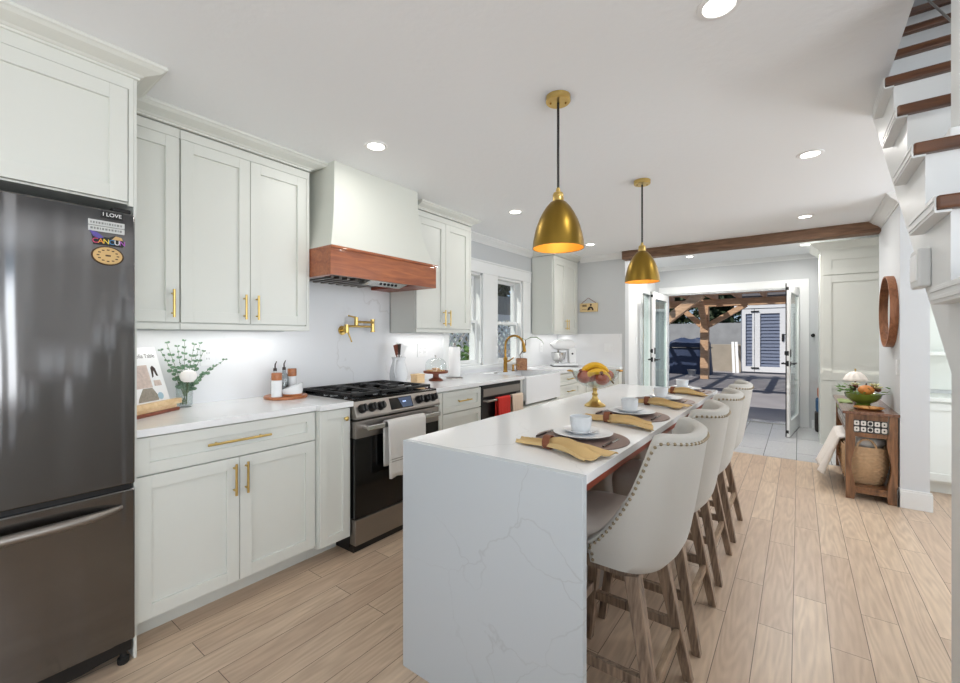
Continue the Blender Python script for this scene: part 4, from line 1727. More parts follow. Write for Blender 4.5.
# planter with a bare branch
ox, oy = -2.68, 4.42
t = thing('planter_box', 'small square wooden planter right of the faucet', 'planter', (ox, oy, ZC))
m = MB()
ang = Matrix.Rotation(R(40), 3, 'Z')
for a in range(4):
    rr = Matrix.Rotation(R(40 + 90 * a), 3, 'Z')
    m.obox(Vector((ox, oy, ZC + .07)) + rr @ Vector((.056, 0, 0)), (.01, .122, .14), rr)
m.obox(Vector((ox, oy, ZC + .006)), (.11, .11, .012), ang)
m.build('box', 'wood_olive', t, bevel=.002)
m = MB()
m.obox(Vector((ox, oy, ZC + .115)), (.1, .1, .01), ang)
m.build('soil', 'stem_brown', t)
t = thing('orchid', 'bare orchid stem with two drooping green leaves in the planter', 'plant', (ox, oy, ZC + .12))
m = MB()
m.tube([(ox, oy, ZC + .115), (ox - .01, oy - .02, ZC + .18), (ox + .02, oy + .02, ZC + .24), (ox + .03, oy + .05, ZC + .3), (ox + .04, oy + .03, ZC + .36)], .006, 8)
m.build('stem', 'stem_brown', t, smooth=True)


def strap_leaf(pts, w):
    m = MB()
    rows = []
    n = len(pts)
    for i, p in enumerate(pts):
        d = (Vector(pts[min(i + 1, n - 1)]) - Vector(pts[max(i - 1, 0)])).normalized()
        sd = d.cross(Vector((0, 0, 1))).normalized()
        ww = w * math.sin(PI * (i + .35) / n)
        rows.append([Vector(p) + sd * ww * k - Vector((0, 0, .3 * ww * (k * k - 1))) for k in (-1, -.5, 0, .5, 1)])
    m.grid(rows)
    return m


hx, hy, hz = ox + .04, oy + .03, ZC + .36
strap_leaf([(hx, hy, hz), (hx + .05, hy + .04, hz + .03), (hx + .11, hy + .08, hz + .03), (hx + .16, hy + .11, hz - .01), (hx + .18, hy + .12, hz - .05)], .025).build('leaf', 'leaf_green', t, smooth=True, solid=.002)
strap_leaf([(hx, hy, hz), (hx - .03, hy - .03, hz + .02), (hx - .07, hy - .06, hz + .025), (hx - .1, hy - .09, hz + .02)], .02).build('leaf', 'leaf_green', t, smooth=True, solid=.002)

# stand mixer
ma = Vector((-2.57, 5.36, ZC))
md_ = Vector((-.78, -.62, 0)).normalized() * -1     # from bowl towards column
ms = Vector((-md_.y, md_.x, 0))
mr_ = Matrix((md_, ms, Vector((0, 0, 1)))).transposed()
MP = lambda a, b, c: ma + md_ * a + ms * b + Vector((0, 0, c))
t = thing('stand_mixer', 'white stand mixer with a steel bowl in the far corner', 'mixer', ma)
m = MB()
m.obox(MP(0, 0, .022), (.34, .2, .044), mr_)
m.build('base', 'white_plastic', t, bevel=.018, seg=3)
m = MB()
m.obox(MP(0, 0, .006), (.345, .205, .012), mr_)
m.build('rubber_foot', 'gap', t, bevel=.004)
m = MB()
m.bar(MP(.105, 0, .04), MP(.1, 0, .25), .11, .1, .1, .11, up=md_)
m.build('column', 'white_plastic', t, bevel=.02, seg=3)
m = MB()
rows = []
for i in range(13):
    k = i / 12
    r_ = .068 * (1 - abs(2 * k - .9) ** 4 * .75 if abs(2 * k - .9) < 1 else .25)
    r_ = max(.012, .08 * math.sqrt(max(.02, 1 - abs(2 * k - 1) ** 3.2)))
    c = MP(.155 - .33 * k, 0, .297 - .012 * k)
    rows.append([c + ms * (r_ * math.cos(a * PI / 10)) + Vector((0, 0, r_ * .92 * math.sin(a * PI / 10))) for a in range(20)])
m.grid(rows, close_v=True)
n_ = len(m.v)
m.f += [tuple(range(20)), tuple(range(n_ - 20, n_))]
m.mi += [0, 0]
hd = m.build('head', 'white_plastic', t, smooth=True, ang=60)
m = MB()
c = MP(-.178, 0, .293)
m.cyl(c, c - md_ * .012, .024, .02, 16)
m.build('hub_cap', 'chrome', hd, smooth=True)
m = MB()
c = MP(.1, 0, .17)
m.cyl(c + ms * -.05, c + ms * -.065, .012, n=12)
m.build('speed_knob', 'black', t)
c = MP(-.08, 0, .045)
m = MB()
m.lathe(c, [(0, 0), (.05, 0), (.05, .012), (.045, .016), (.075, .04), (.095, .08), (.1, .13), (.103, .14), (.1, .142), (.096, .13), (.09, .08), (.07, .043), (0, .03)], 32)
bw_ = m.build('bowl', 'chrome', t, smooth=True)
m = MB()
m.tube([c + ms * -.095 + Vector((0, 0, .12)), c + ms * -.135 + Vector((0, 0, .11)), c + ms * -.13 + Vector((0, 0, .06)), c + ms * -.08 + Vector((0, 0, .05))], .006, 8)
m.build('handle', 'chrome', bw_, smooth=True)
m = MB()
m.cyl(MP(-.08, 0, .25), MP(-.08, 0, .17), .012, n=12)
m.tube([MP(-.08, 0, .17), MP(-.08, .04, .14), MP(-.08, .03, .09), MP(-.08, 0, .08), MP(-.08, -.03, .09), MP(-.08, -.04, .14), MP(-.08, 0, .17)], .006, 8)
m.build('beater', 'steel', t, smooth=True)

# plaque on the end wall
t = thing('wall_plaque', 'small wooden plaque with a pitched cord hanging on the gray end wall', 'plaque', (-2.36, 5.718, 1.8))
m = MB()
m.box(-2.492, -2.235, 5.706, 5.73, 1.69, 1.81)
m.build('board', 'sign_tan', t, bevel=.002)
m = MB()
m.box(-2.452, -2.39, 5.703, 5.706, 1.78, 1.79)
for k in range(4):
    m.box(-2.452 + k * .016, -2.442 + k * .016, 5.703, 5.706, 1.762, 1.776)
    m.box(-2.452 + k * .016, -2.444 + k * .016, 5.703, 5.706, 1.72, 1.727)
m.build('lettering', 'magnet_brown', t)
m = MB()
m.prism([(-2.335 + .045 * math.cos(PI * k / 12), 1.71 + .055 * math.sin(PI * k / 12)) for k in range(13)] + [(-2.335 + .024 * math.cos(PI * k / 12), 1.71 + .028 * math.sin(PI * k / 12)) for k in range(12, -1, -1)], 5.702, 5.706, 'Y')
m.ball((-2.33, 5.704, 1.785), (.015, .003, .014), 12, 8)
m.ball((-2.345, 5.704, 1.725), (.01, .003, .01), 10, 6)
m.build('emblem', 'cutlery_dark', t)
m = MB()
m.tube([(-2.475, 5.715, 1.808), (-2.37, 5.714, 1.885), (-2.255, 5.715, 1.808)], .0035, 8)
m.build('cord', 'wood_dark_red', t)

# ================================================================== island
IX0, IX1, IY0, IY1, IZ = -1.287, -.515, 1.2, 3.818, .914
t = thing('island_countertop', 'white veined quartz island top with a waterfall end panel', 'countertop', (-.9, 2.51, 0))
m = MB()
m.box(IX0, IX1, IY0 + .0305, IY1, IZ - .03, IZ)
m.build('top', 'quartz', t, bevel=.0015)
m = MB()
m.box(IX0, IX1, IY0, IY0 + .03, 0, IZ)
m.build('waterfall_panel', 'quartz_shaded', t, bevel=.0015)
t = thing('island_cabinet', 'island base cabinet with a red-brown wood support under the overhang', 'cabinet', (-1.05, 2.52, 0))
m = MB()
m.box(-1.24, -.86, IY0 + .031, IY1 - .03, .1, IZ - .031)
m.build('body', 'cabinet', t)
m = MB()
m.box(-1.19, -.9, IY0 + .031, IY1 - .06, 0, .1)
m.build('toe_kick', 'cabinet', t)
m = MB()
m.box(-.86, IX1 - .012, IY0 + .031, IY1 - .01, IZ - .06, IZ - .031)
m.build('support_board', 'wood_red', t)
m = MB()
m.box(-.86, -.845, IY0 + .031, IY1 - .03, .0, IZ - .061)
m.build('back_panel', 'island_back_shade', t)
for k in range(4):
    y = IY0 + .06 + k * .62
    d = shaker('door', t, 'X', 0, 0, 1, 0, 1)
    bpy.data.objects.remove(d)
    m = MB()
    m.box(-1.26, -1.241, y, y + .6, .12, IZ - .05)
    d = m.build('door', 'cabinet', t, bevel=.002)

# ------------------------------------------------------------------ counter stools
CX = -.54


def make_stool(cy, label):
    t = thing('counter_stool', label, 'stool', (CX, cy, 0), 'counter stools along the island')
    NU, NV = 56, 14
    zb = .556

    def plan(s_):
        """s_ from -1 (near wing front) round the rear to 1 (far wing front); local x, y and outward normal"""
        a, b, x0, xf = .212, .222, .065, -.055
        lw = x0 - xf
        L = lw * 2 + PI * .5 * (a + b)
        d = (s_ + 1) / 2 * L
        if d < lw:
            return Vector((xf + d, -b)), Vector((0, -1))
        if d > L - lw:
            return Vector((xf + (L - d), b)), Vector((0, 1))
        th = -PI / 2 + PI * (d - lw) / (L - 2 * lw)
        e = 2 / 2.5
        c, s2 = math.cos(th), math.sin(th)
        p = Vector((x0 + a * abs(c) ** e, b * math.copysign(abs(s2) ** e, s2)))
        n = Vector((c / a, s2 / b)).normalized()
        return p, n

    def rim(x):
        tb = [(-.1, .615), (-.035, .638), (.0, .668), (.04, .715), (.08, .775), (.115, .845), (.138, .915), (.152, .965), (.162, .995), (.172, 1.01), (.19, 1.016), (.22, 1.014), (.3, 1.004)]
        for (xa, za), (xb, zb_) in zip(tb, tb[1:]):
            if x <= xb:
                k = (x - xa) / (xb - xa)
                return za + (zb_ - za) * max(0, k)
        return tb[-1][1]

    def P(s_, k, off):
        p, n = plan(s_)
        zt = rim(p.x)
        z = zb + (zt - zb) * k
        u = (z - .60) / .42
        q = p - n * off
        sx = .76 + .24 * min(1, max(0, (z - zb) / .42)) ** .75
        if z < zb + .09:
            sx -= .1 * (1 - (z - zb) / .09) ** 2
        return Vector((CX + q.x * sx + .012 * u, cy + q.y * (.91 + .09 * min(1, max(0, u) ** .7) - (.03 * (1 - (z - zb) / .09) ** 2 if z < zb + .09 else 0)), z))

    th = .042
    rows = []
    for i in range(NU + 1):
        s_ = -1 + 2 * i / NU
        out = [P(s_, k / NV, 0) for k in range(NV + 1)]
        inn = [P(s_, k / NV, th) for k in range(NV, -1, -1)]
        top = []
        a, b = out[-1], inn[0]
        for q in range(1, 6):
            f = q / 6
            top.append(a.lerp(b, f) + Vector((0, 0, .011 * math.sin(PI * f))))
        rows.append(out + top + inn)
    m = MB()
    m.grid(rows, close_v=True)
    n = len(rows[0])
    b0 = len(m.v) - n
    m.f += [tuple(range(n)), tuple(range(b0 + n - 1, b0 - 1, -1))]
    m.mi += [0, 0]
    m.build('backrest', 'linen', t, smooth=True, ang=75)
    # nailhead trim on a narrow welt along the outer rim
    pts = []
    for i in range(241):
        s_ = -1 + 2 * i / 240
        p, nn = plan(s_)
        zt = rim(p.x)
        k = 1 - .017 / (zt - zb)
        o = P(s_, k, -.0015)
        pts.append(o)
    # along the wing fronts down to the seat
    f0 = [P(-1, k, -.0015) for k in (.25, .6)]
    f1 = [P(1, k, -.0015) for k in (.6, .25)]
    pts = [p + Vector((.012, 0, 0)) for p in f0] + pts + [p + Vector((.012, 0, 0)) for p in f1]
    m = MB()
    m.tube(pts, .0022, 6)
    m.build('welt', 'linen', t, smooth=True)
    acc, last = .03, None
    nails = []
    for a, b in zip(pts, pts[1:]):
        L = (b - a).length
        d = 0
        while acc + (L - d) >= .0215:
            st_p = .0215 - acc
            d += st_p
            nails.append(a.lerp(b, d / L if L else 0))
            acc = 0
        acc += L - d
    proto = None
    for p in nails:
        if proto is None:
            m = MB()
            m.ball(p, .0058, 8, 6)
            proto = m.build('nailhead', 'nail', t, smooth=True)
            p0 = p
        else:
            c = proto.copy()
            col.objects.link(c)
            c.location = Vector(proto.location) + (p - p0)
    # seat
    m = MB()
    NS = 40

    def so(k):
        a = 2 * PI * k / NS
        e = 2 / 5
        c, s2 = math.cos(a), math.sin(a)
        return math.copysign(abs(c) ** e, c), math.copysign(abs(s2) ** e, s2)
    rows = []
    for r_, z in ((.001, .566), (.92, .566), (.98, .58), (1, .62), (1, .645), (.98, .664), (.93, .677), (.7, .687), (.35, .69), (.001, .691)):
        rows.append([(CX - .005 + so(k)[0] * .195 * r_, cy + so(k)[1] * .178 * r_, z) for k in range(NS)])
    m.grid(rows, close_v=True)
    m.build('seat', 'linen_seat', t, smooth=True, ang=60)
    m = MB()
    m.box(CX - .17, CX + .12, cy - .17, cy + .17, .525, .565)
    m.build('seat_frame', 'wood_stool', t, bevel=.003)
    tops = {(sx, sy): Vector((CX + (.095 if sx > 0 else -.145), cy + sy * .155, .54)) for sx in (-1, 1) for sy in (-1, 1)}
    feet = {(sx, sy): Vector((CX + (.197 if sx > 0 else -.21), cy + sy * .207, 0)) for sx in (-1, 1) for sy in (-1, 1)}
    at = lambda q, z: feet[q].lerp(tops[q], z / .54)
    for q in tops:
        m = MB()
        a, b = feet[q], tops[q]
        m.bar(a, b, .034, .048, up=(0, 1, 0))
        for i in range(4):
            m.v[i] = (m.v[i][0], m.v[i][1], max(0, m.v[i][2]) * 0)
        m.build('leg', 'wood_stool', t, bevel=.003)
    for a, b, z, mt, nm in (((-1, -1), (1, -1), .215, 'wood_stool', 'stretcher'), ((-1, 1), (1, 1), .215, 'wood_stool', 'stretcher'),
                            ((1, -1), (1, 1), .19, 'wood_stool_pale', 'stretcher'), ((-1, -1), (-1, 1), .26, 'wood_stool', 'footrest')):
        m = MB()
        m.bar(at(a, z), at(b, z), .022, .022, .036, .036)
        m.build(nm, mt, t, bevel=.002)
    return t


s0 = make_stool(1.605, 'upholstered counter stool with nailhead trim, nearest the front of the island')
for y, lb in ((2.185, 'second counter stool from the front of the island, behind the nearest one'), (2.81, 'third counter stool from the front of the island'),
              (3.42, 'counter stool at the far end of the island, nearest the open doors')):
    c = copy_tree(s0)
    c.location = (CX, y, 0)
    c['label'] = lb

# ------------------------------------------------------------------ place settings
Z0 = IZ
SET = [1.655, 2.305, 2.97, 3.62]
WH = ['nearest the front of the island', 'second from the front of the island', 'third from the front of the island', 'at the far end of the island']
NAP = [1.435, 2.055, 2.735, 3.405]


def make_set(i):
    cy = SET[i]
    cx = -.715
    w = WH[i]
    m = MB()
    m.lathe((cx, cy, Z0), [(0, 0), (.186, 0), (.188, .002), (.186, .004), (0, .004)], 56)
    o = m.build('placemat', 'placemat', smooth=True)
    base_at(o, (cx, cy, Z0))
    tag(o, 'round mauve-brown placemat ' + w, 'placemat', 'round placemats on the island')
    px, py = cx - .01, cy + .035
    z = Z0 + .004
    m = MB()
    m.lathe((px, py, z), [(0, 0), (.07, 0), (.074, .003), (.118, .016), (.122, .019), (.117, .02), (.075, .009), (0, .007)], 48)
    o = m.build('dinner_plate', 'ceramic', smooth=True)
    base_at(o, (px, py, z))
    tag(o, 'white dinner plate under the cup, setting ' + w, 'plate', 'dinner plates on the island')
    z2 = z + .0075
    qx, qy = px - .018, py + .02
    m = MB()
    m.lathe((qx, qy, z2), [(0, 0), (.04, 0), (.044, .003), (.075, .016), (.078, .018), (.074, .018), (.046, .007), (0, .005)], 40)
    o = m.build('saucer', 'ceramic', smooth=True)
    base_at(o, (qx, qy, z2))
    tag(o, 'small white saucer between plate and cup, setting ' + w, 'saucer', 'saucers on the island')
    z3 = z2 + .0055
    t = thing('coffee_cup', 'ribbed white cup on its saucer, setting ' + w, 'cup', (qx, qy, z3), 'cups on the island')
    rows = []
    NC = 72
    for r_, zz, e in ((.001, 0, 0), (.033, 0, 0), (.037, .005, 1), (.042, .028, 1), (.045, .056, 1), (.0455, .065, 0), (.0425, .065, 0), (.041, .05, 0), (.037, .02, 0), (.03, .008, 0), (.001, .007, 0)):
        rows.append([(qx + (r_ + (.0008 if (k % 2 and e) else 0)) * math.cos(2 * PI * k / NC), qy + (r_ + (.0008 if (k % 2 and e) else 0)) * math.sin(2 * PI * k / NC), z3 + zz) for k in range(NC)])
    m = MB()
    m.grid(rows, close_v=True)
    m.build('body', 'ceramic_ribbed', t, smooth=True)
    a = R(120)
    hd = Vector((math.cos(a), math.sin(a), 0))
    c0 = Vector((qx, qy, z3))
    m = MB()
    m.tube([c0 + hd * .043 + Vector((0, 0, .052)), c0 + hd * .064 + Vector((0, 0, .052)), c0 + hd * .07 + Vector((0, 0, .038)), c0 + hd * .066 + Vector((0, 0, .02)), c0 + hd * .043 + Vector((0, 0, .018))], .005, 10)
    m.build('handle', 'ceramic', t, smooth=True)
    # cutlery with dark handles, lying on the mat
    for nm, xx, lb in (('dinner_fork', cx - .155, 'fork with dark handle left of the plate, setting '), ('dinner_knife', cx + .128, 'knife with dark handle right of the plate, setting ')):
        q = thing(nm, lb + w, nm.split('_')[1], (xx, cy - .04, Z0 + .004), nm.split('_')[1] + 's on the placemats')
        y0_, zz = cy - .1, Z0 + .0085
        m = MB()
        m.tube([(xx, y0_, zz), (xx, y0_ + .03, zz), (xx, y0_ + .085, zz)], [.0035, .0045, .0035], 8)
        m.build('handle', 'cutlery_dark', q, smooth=True)
        m = MB()
        if nm == 'dinner_knife':
            m.box(xx - .002, xx + .008, y0_ + .085, y0_ + .17, Z0 + .004, Z0 + .006)
        else:
            m.tube([(xx, y0_ + .085, zz), (xx, y0_ + .125, zz - .001)], .0022, 8)
            m.box(xx - .009, xx + .009, y0_ + .123, y0_ + .133, Z0 + .0045, Z0 + .0065)
            for k in range(4):
                m.box(xx - .009 + k * .0053, xx - .007 + k * .0053, y0_ + .13, y0_ + .165, Z0 + .0045, Z0 + .0065)
        m.build('blade' if nm == 'dinner_knife' else 'tines', 'chrome', q)
    # napkin drawn through a leather ring
    ny = NAP[i]
    t = thing('napkin', 'tan napkin in a leather ring, ' + w, 'napkin', (-.74, ny, Z0), 'napkins on the island')
    rN = random.Random(20 + i)
    ph = rN.uniform(0, 6)
    rows = []
    NL, NC = 56, 72
    xa, xb, xr = -.888, -.535, -.752
    n_p = 2.2
    for a in range(NL + 1):
        k = a / NL
        x = xa + (xb - xa) * k
        if x < xr:
            e = (xr - x) / (xr - xa)
            wd, ht = .0185 + .022 * e ** .7, .034 - .012 * e ** .8
        else:
            e = (x - xr) / (xb - xr)
            wd, ht = .0185 + .066 * e ** .7, .036 + .02 * math.sin(PI * min(1, e * 1.2)) - .016 * e ** 2
        row = []
        for c in range(NC + 1):
            u = c / NC * 2 - 1
            p = 2 * PI * n_p * u / 2 + ph + .9 * math.sin(3.1 * k + ph)
            tri = math.asin(.97 * math.cos(p)) / (PI / 2)
            am = .75 + .25 * math.sin(2.3 * u + 5 * k + ph)
            h_ = ht * (.5 + .5 * tri * am) * (1 - .6 * abs(u) ** 5)
            if abs(x - xr) < .018:
                h_ = min(h_, .0205 + math.sqrt(max(0, .0205 ** 2 - (u * wd) ** 2)))
            over = -.32 * wd / n_p * math.sin(p) * min(1, abs(x - xr) / .06)
            xe = x + (.03 * u * max(0, (k - .6) / .4) * (1 if i % 2 == 0 else -1))
            row.append((xe, ny + u * wd + over - .05 * (k - .4), Z0 + .004 + max(.0005, h_)))
        rows.append(row)
    m = MB()
    m.grid(rows)
    m.build('cloth', 'napkin', t, smooth=True, ang=80, solid=.003)
    m = MB()
    prof = []
    rows = []
    for c in range(32):
        th = 2 * PI * c / 32
        cs, sn = math.cos(th), math.sin(th)
        rows.append([(xr + dx, ny + cs * (.0235 + o_), Z0 + .025 + sn * (.0235 + o_)) for dx, o_ in ((-.014, -.001), (-.014, .003), (.014, .003), (.014, 0))])
    m.grid(rows, close_u=True, close_v=True)
    m.build('napkin_ring', 'leather', t, smooth=True, ang=40)


for i in range(4):
    make_set(i)

# ------------------------------------------------------------------ fruit bowl
fx, fy = -.995, 2.5
t = thing('fruit_bowl', 'glass footed bowl on a brass pedestal in the middle of the island', 'bowl', (fx, fy, Z0))
m = MB()
m.lathe((fx, fy, Z0), [(0, 0), (.062, 0), (.064, .006), (.056, .012), (.035, .026), (.02, .045), (.014, .062), (.02, .072), (.013, .08), (.012, .098), (.022, .108), (0, .108)], 36)
m.build('pedestal', 'brass', t, smooth=True, ang=60)
m = MB()
m.lathe((fx, fy, Z0 + .108), [(0, 0), (.03, 0), (.07, .014), (.11, .042), (.132, .075), (.142, .108), (.138, .108), (.128, .078), (.106, .046), (.068, .019), (0, .005)], 48)
m.build('glass', 'glass', t, smooth=True, ang=70)
dv = Vector((.8, .6, 0))
for sg in (-1, 1):
    m = MB()
    c = Vector((fx, fy, Z0 + .214)) + dv * sg * .14
    pv = Vector((-dv.y, dv.x, 0))
    m.tube([c + pv * .03, c + dv * sg * .02 + pv * .022, c + dv * sg * .026, c + dv * sg * .02 - pv * .022, c - pv * .03], .005, 8)
    m.build('handle', 'brass_aged', t, smooth=True)


def fr_pt(a, b, c):
    """a to the right, b away, c up, in the bowl"""
    return Vector((fx, fy, Z0 + .113)) + dv * a + Vector((-.6, .8, 0)) * b + Vector((0, 0, c))


for lb, a, b, c, r_ in (('reddish pomegranate at the left of the fruit bowl', -.07, -.02, .066, .042), ('reddish pomegranate at the right front of the fruit bowl', .032, -.045, .056, .043),
                        ('reddish pomegranate at the back of the fruit bowl', -.01, .06, .065, .042), ('small reddish pomegranate at the far right of the fruit bowl', .085, .015, .072, .034)):
    p = fr_pt(a, b, c)
    t = thing('pomegranate', lb, 'fruit', p - Vector((0, 0, r_)), 'pomegranates in the fruit bowl')
    m = MB()
    m.ball(p, (r_, r_, r_ * .93), 18, 12)
    m.build('body', 'pomegranate', t, smooth=True)
    m = MB()
    u = Vector((rnd.uniform(-.6, .6), rnd.uniform(-.8, .2), .8)).normalized()
    m.tube([p + u * r_ * .9, p + u * (r_ + .006), p + u * (r_ + .012)], [.006, .007, .011], 8)
    m.build('crown', 'flower_dark', t, smooth=True)
for lb, b, c, ln, dpt in (('long banana arching on top of the fruit bowl', .0, .136, .088, .0), ('banana below the top one at the front of the fruit bowl', -.05, .1, .08, -.01), ('banana lying behind the top one in the fruit bowl', .045, .12, .085, .0)):
    t = thing('banana', lb, 'banana', fr_pt(0, b, c - .03), 'bananas in the fruit bowl')
    pts, rs = [], []
    for k in range(15):
        s_ = k / 14 * 2 - 1
        pts.append(fr_pt(s_ * ln + .0, b + dpt * s_, c - .052 * s_ * s_))
        rs.append(max(.004, .019 * (1 - abs(s_) ** 5 * .75)))
    m = MB()
    m.tube(pts, rs, 7)
    m.build('peel', 'banana', t, smooth=True, ang=50)
    m = MB()
    m.tube([pts[-1], pts[-1] + (pts[-1] - pts[-2]) * 1.4], [.005, .004], 8)
    m.tube([pts[0], pts[0] + (pts[0] - pts[1]) * .4], [.004, .003], 8)
    m.build('tip', 'banana_tip', t)

# ================================================================== lights
for y, lb, dz in ((1.826, 'brass dome pendant lamp over the near half of the island', -.004), (3.165, 'brass dome pendant lamp over the far half of the island', -.022)):
    x = -.906
    t = thing('pendant_light', lb, 'pendant light', (x, y, H), 'brass pendants over the island')
    m = MB()
    m.lathe((x, y, H), [(0, 0), (.057, 0), (.057, -.024), (.053, -.028), (0, -.028)], 36)
    cn = m.build('canopy', 'brass', t, smooth=True)
    for a in (.6, 3.7):
        m = MB()
        m.ball((x + .035 * math.cos(a), y + .035 * math.sin(a), H - .03), .005, 8, 6)
        m.build('screw', 'brass_aged', cn)
    m = MB()
    m.cyl((x, y, H - .03), (x, y, 2.03 + dz), .006, n=10)
    m.build('cord', 'black', t)
    m = MB()
    m.lathe((x, y, dz), [(0, 2.035), (.008, 2.035), (.011, 2.018), (.022, 2.012), (.026, 2.0), (.024, 1.995), (.026, 1.99), (.026, 1.968), (0, 1.968)], 28)
    m.build('socket_cap', 'brass', t, smooth=True)
    m = MB()
    pr = [(.022, 1.976), (.038, 1.966), (.057, 1.944), (.075, 1.915), (.09, 1.885), (.101, 1.855), (.11, 1.82), (.1165, 1.785), (.12, 1.752)]
    m.lathe((x, y, dz), pr + [(.118, 1.752)], 56)
    m.build('shade', 'brass_shade', t, smooth=True, ang=60)
    m = MB()
    m.lathe((x, y, dz), [(.02, 1.969)] + [(r_ - .0025, z - .003) for r_, z in pr[1:-1]] + [(.1175, 1.7535)], 56)
    m.build('inner_lining', 'shade_inside', t, smooth=True, ang=60)
    m = MB()
    m.ball((x, y, 1.87 + dz), .03, 16, 10)
    m.cyl((x, y, 1.89 + dz), (x, y, 1.97 + dz), .014)
    m.build('bulb', 'bulb', t, smooth=True)
    lamp('pendant_bulb_light', 'POINT', (x, y, 1.8 + dz), .7, (1, .78, .48), shadow_soft_size=.03)


def downlight(lb, x, y, z, r_=.047, e=2.4):
    t = thing('recessed_light', lb, 'ceiling light', (x, y, z), 'recessed ceiling lights')
    m = MB()
    m.lathe((x, y, z), [(r_, -.001), (r_ + .004, -.006), (r_ + .02, -.004), (r_ + .022, 0)], 36)
    m.build('trim_ring', 'white_plastic', t, smooth=True)
    m = MB()
    m.lathe((x, y, z), [(0, -.002), (r_, -.002)], 36)
    m.build('lens', 'light_disc', t)
    lamp('recessed_or_fill_lamp', 'AREA', (x, y, z - .008), e, (1, .975, .93), shape='DISK', size=.1)


for lb, x, y in (('large recessed ceiling light nearest the camera, left of the staircase', -.218, 1.649), ('recessed ceiling light above the range hood', -2.0, 1.652), ('recessed ceiling light in front of the windows', -2.04, 3.263),
                 ('recessed ceiling light on the right, halfway to the beam', .055, 3.322), ('recessed ceiling light on the right, just before the beam', .045, 5.005), ('recessed ceiling light in the far left corner by the corner cabinet', -2.03, 4.95)):
    downlight(lb, x, y, H, e=6 if y > 5 else 2.4)
downlight('recessed light in the entry ceiling, left, beyond the beam', -1.33, 7.1, 2.56, e=13)
downlight('recessed light in the entry ceiling, right, before the tall cabinet', .06, 7.1, 2.56, e=13)
for x in (-1.25, -.2):
    lamp('recessed_or_fill_lamp', 'AREA', (x, 6.2, 2.55), 9, (1, .975, .95), shape='DISK', size=.1)  # unseen fill lamps without fixtures, added to brighten the entry and tall cabinet
# under-cabinet strips
for y0_, y1_ in ((.62, 1.5), (2.55, 3.2)):
    lamp('under_cabinet_strip', 'AREA', (-2.72, (y0_ + y1_) / 2, 1.366), .8, (1, .98, .95), (0, 0, PI / 2), shape='RECTANGLE', size=y1_ - y0_, size_y=.03)
lamp('under_cabinet_strip', 'AREA', (-2.72, 5.34, 1.366), .7, (1, .98, .95), (0, 0, PI / 2), shape='RECTANGLE', size=.7, size_y=.03)

# ================================================================== entry: tall cabinet, bag, hook
t = thing('pantry_cabinet', 'tall white panelled cabinet in the entry right of the open doors', 'cabinet', (.65, 7.1, 0))
m = MB()
m.box(.212, 1.149, 6.82, 7.4, 0, 2.46)
m.build('body', 'cabinet', t)
for z0, z1 in ((2.1, 2.37), (.8, 2.095), (.1, .795)):
    shaker('door', t, 'Y', 6.8, .235, 1.14, z0, z1, .085)
m = MB()
m.sweep([(.212, 7.4), (.212, 6.82), (1.149, 6.82)][::1], [(o * 1.05, H + (z - H) * 1.1 + .04) for o, z in CR])
m.build('crown', 'cabinet', t, smooth=True, ang=30)
t = thing('backpack', 'multicolored bag standing behind the tall white cabinet', 'bag', (.3, 7.72, 0))
for (z0, z1, mt, nm, w) in ((.0, .28, 'bag_dark', 'lower_pocket', .12), (.28, .47, 'bag_blue', 'body', .11), (.47, .62, 'bag_orange', 'flap', .09)):
    m = MB()
    m.box(.3 - w, .3 + w, 7.62, 7.85, z0, z1)
    m.build(nm, mt, t, bevel=.03, seg=3)
m = MB()
m.tube([(.27, 7.72, .61), (.28, 7.72, .68), (.32, 7.72, .68), (.33, 7.72, .61)], .01, 8)
m.build('handle', 'bag_dark', t, smooth=True)
t = thing('wall_hook', 'small black hook on the wall between doors and tall cabinet', 'hook', (.165, 7.95, 1.36))
m = MB()
m.cyl((.165, 7.95, 1.36), (.165, 7.935, 1.36), .025, n=16)
m.build('plate', 'black', t)
m = MB()
m.tube([(.165, 7.935, 1.36), (.165, 7.86, 1.36), (.165, 7.85, 1.385)], .01, 8)
m.build('peg', 'black', t, smooth=True)

# ================================================================== alcove shelving under the stairs' far side
t = thing('built_in_shelves', 'white built-in shelves over a base cabinet in the alcove behind the stairs', 'shelving', (1.2, 5.4, 0))
m = MB()
m.box(.81, .84, 5.2, 5.61, .86, 2.4)
m.build('side_panel', 'cabinet', t)
m = MB()
m.box(.84, 1.7, 5.58, 5.61, .86, 2.4)
m.build('back_panel', 'cabinet', t)
for z in (1.18, 1.66, 2.1):
    m = MB()
    m.box(.84, 1.7, 5.22, 5.58, z, z + .03)
    m.build('shelf', 'cabinet', t, bevel=.002)
m = MB()
m.box(.81, 1.7, 5.17, 5.61, .79, .825)
m.build('counter', 'cabinet', t, bevel=.003)
m = MB()
m.box(.81, 1.7, 5.215, 5.61, .1, .79)
m.build('body', 'cabinet', t)
m = MB()
m.box(.81, 1.7, 5.29, 5.61, 0, .1)
m.build('toe_kick', 'cabinet', t)
shaker('door', t, 'Y', 5.195, .82, 1.25, .12, .775, .06)
shaker('door', t, 'Y', 5.195, 1.25, 1.69, .12, .775, .06)
m = MB()
m.box(.9, 1.1, 5.3, 5.5, 1.69, 1.78)
o = m.build('storage_box', 'black', bevel=.01)
base_at(o, (1.0, 5.4, 1.69))
tag(o, 'dark box on a shelf of the alcove behind the stairs', 'box')

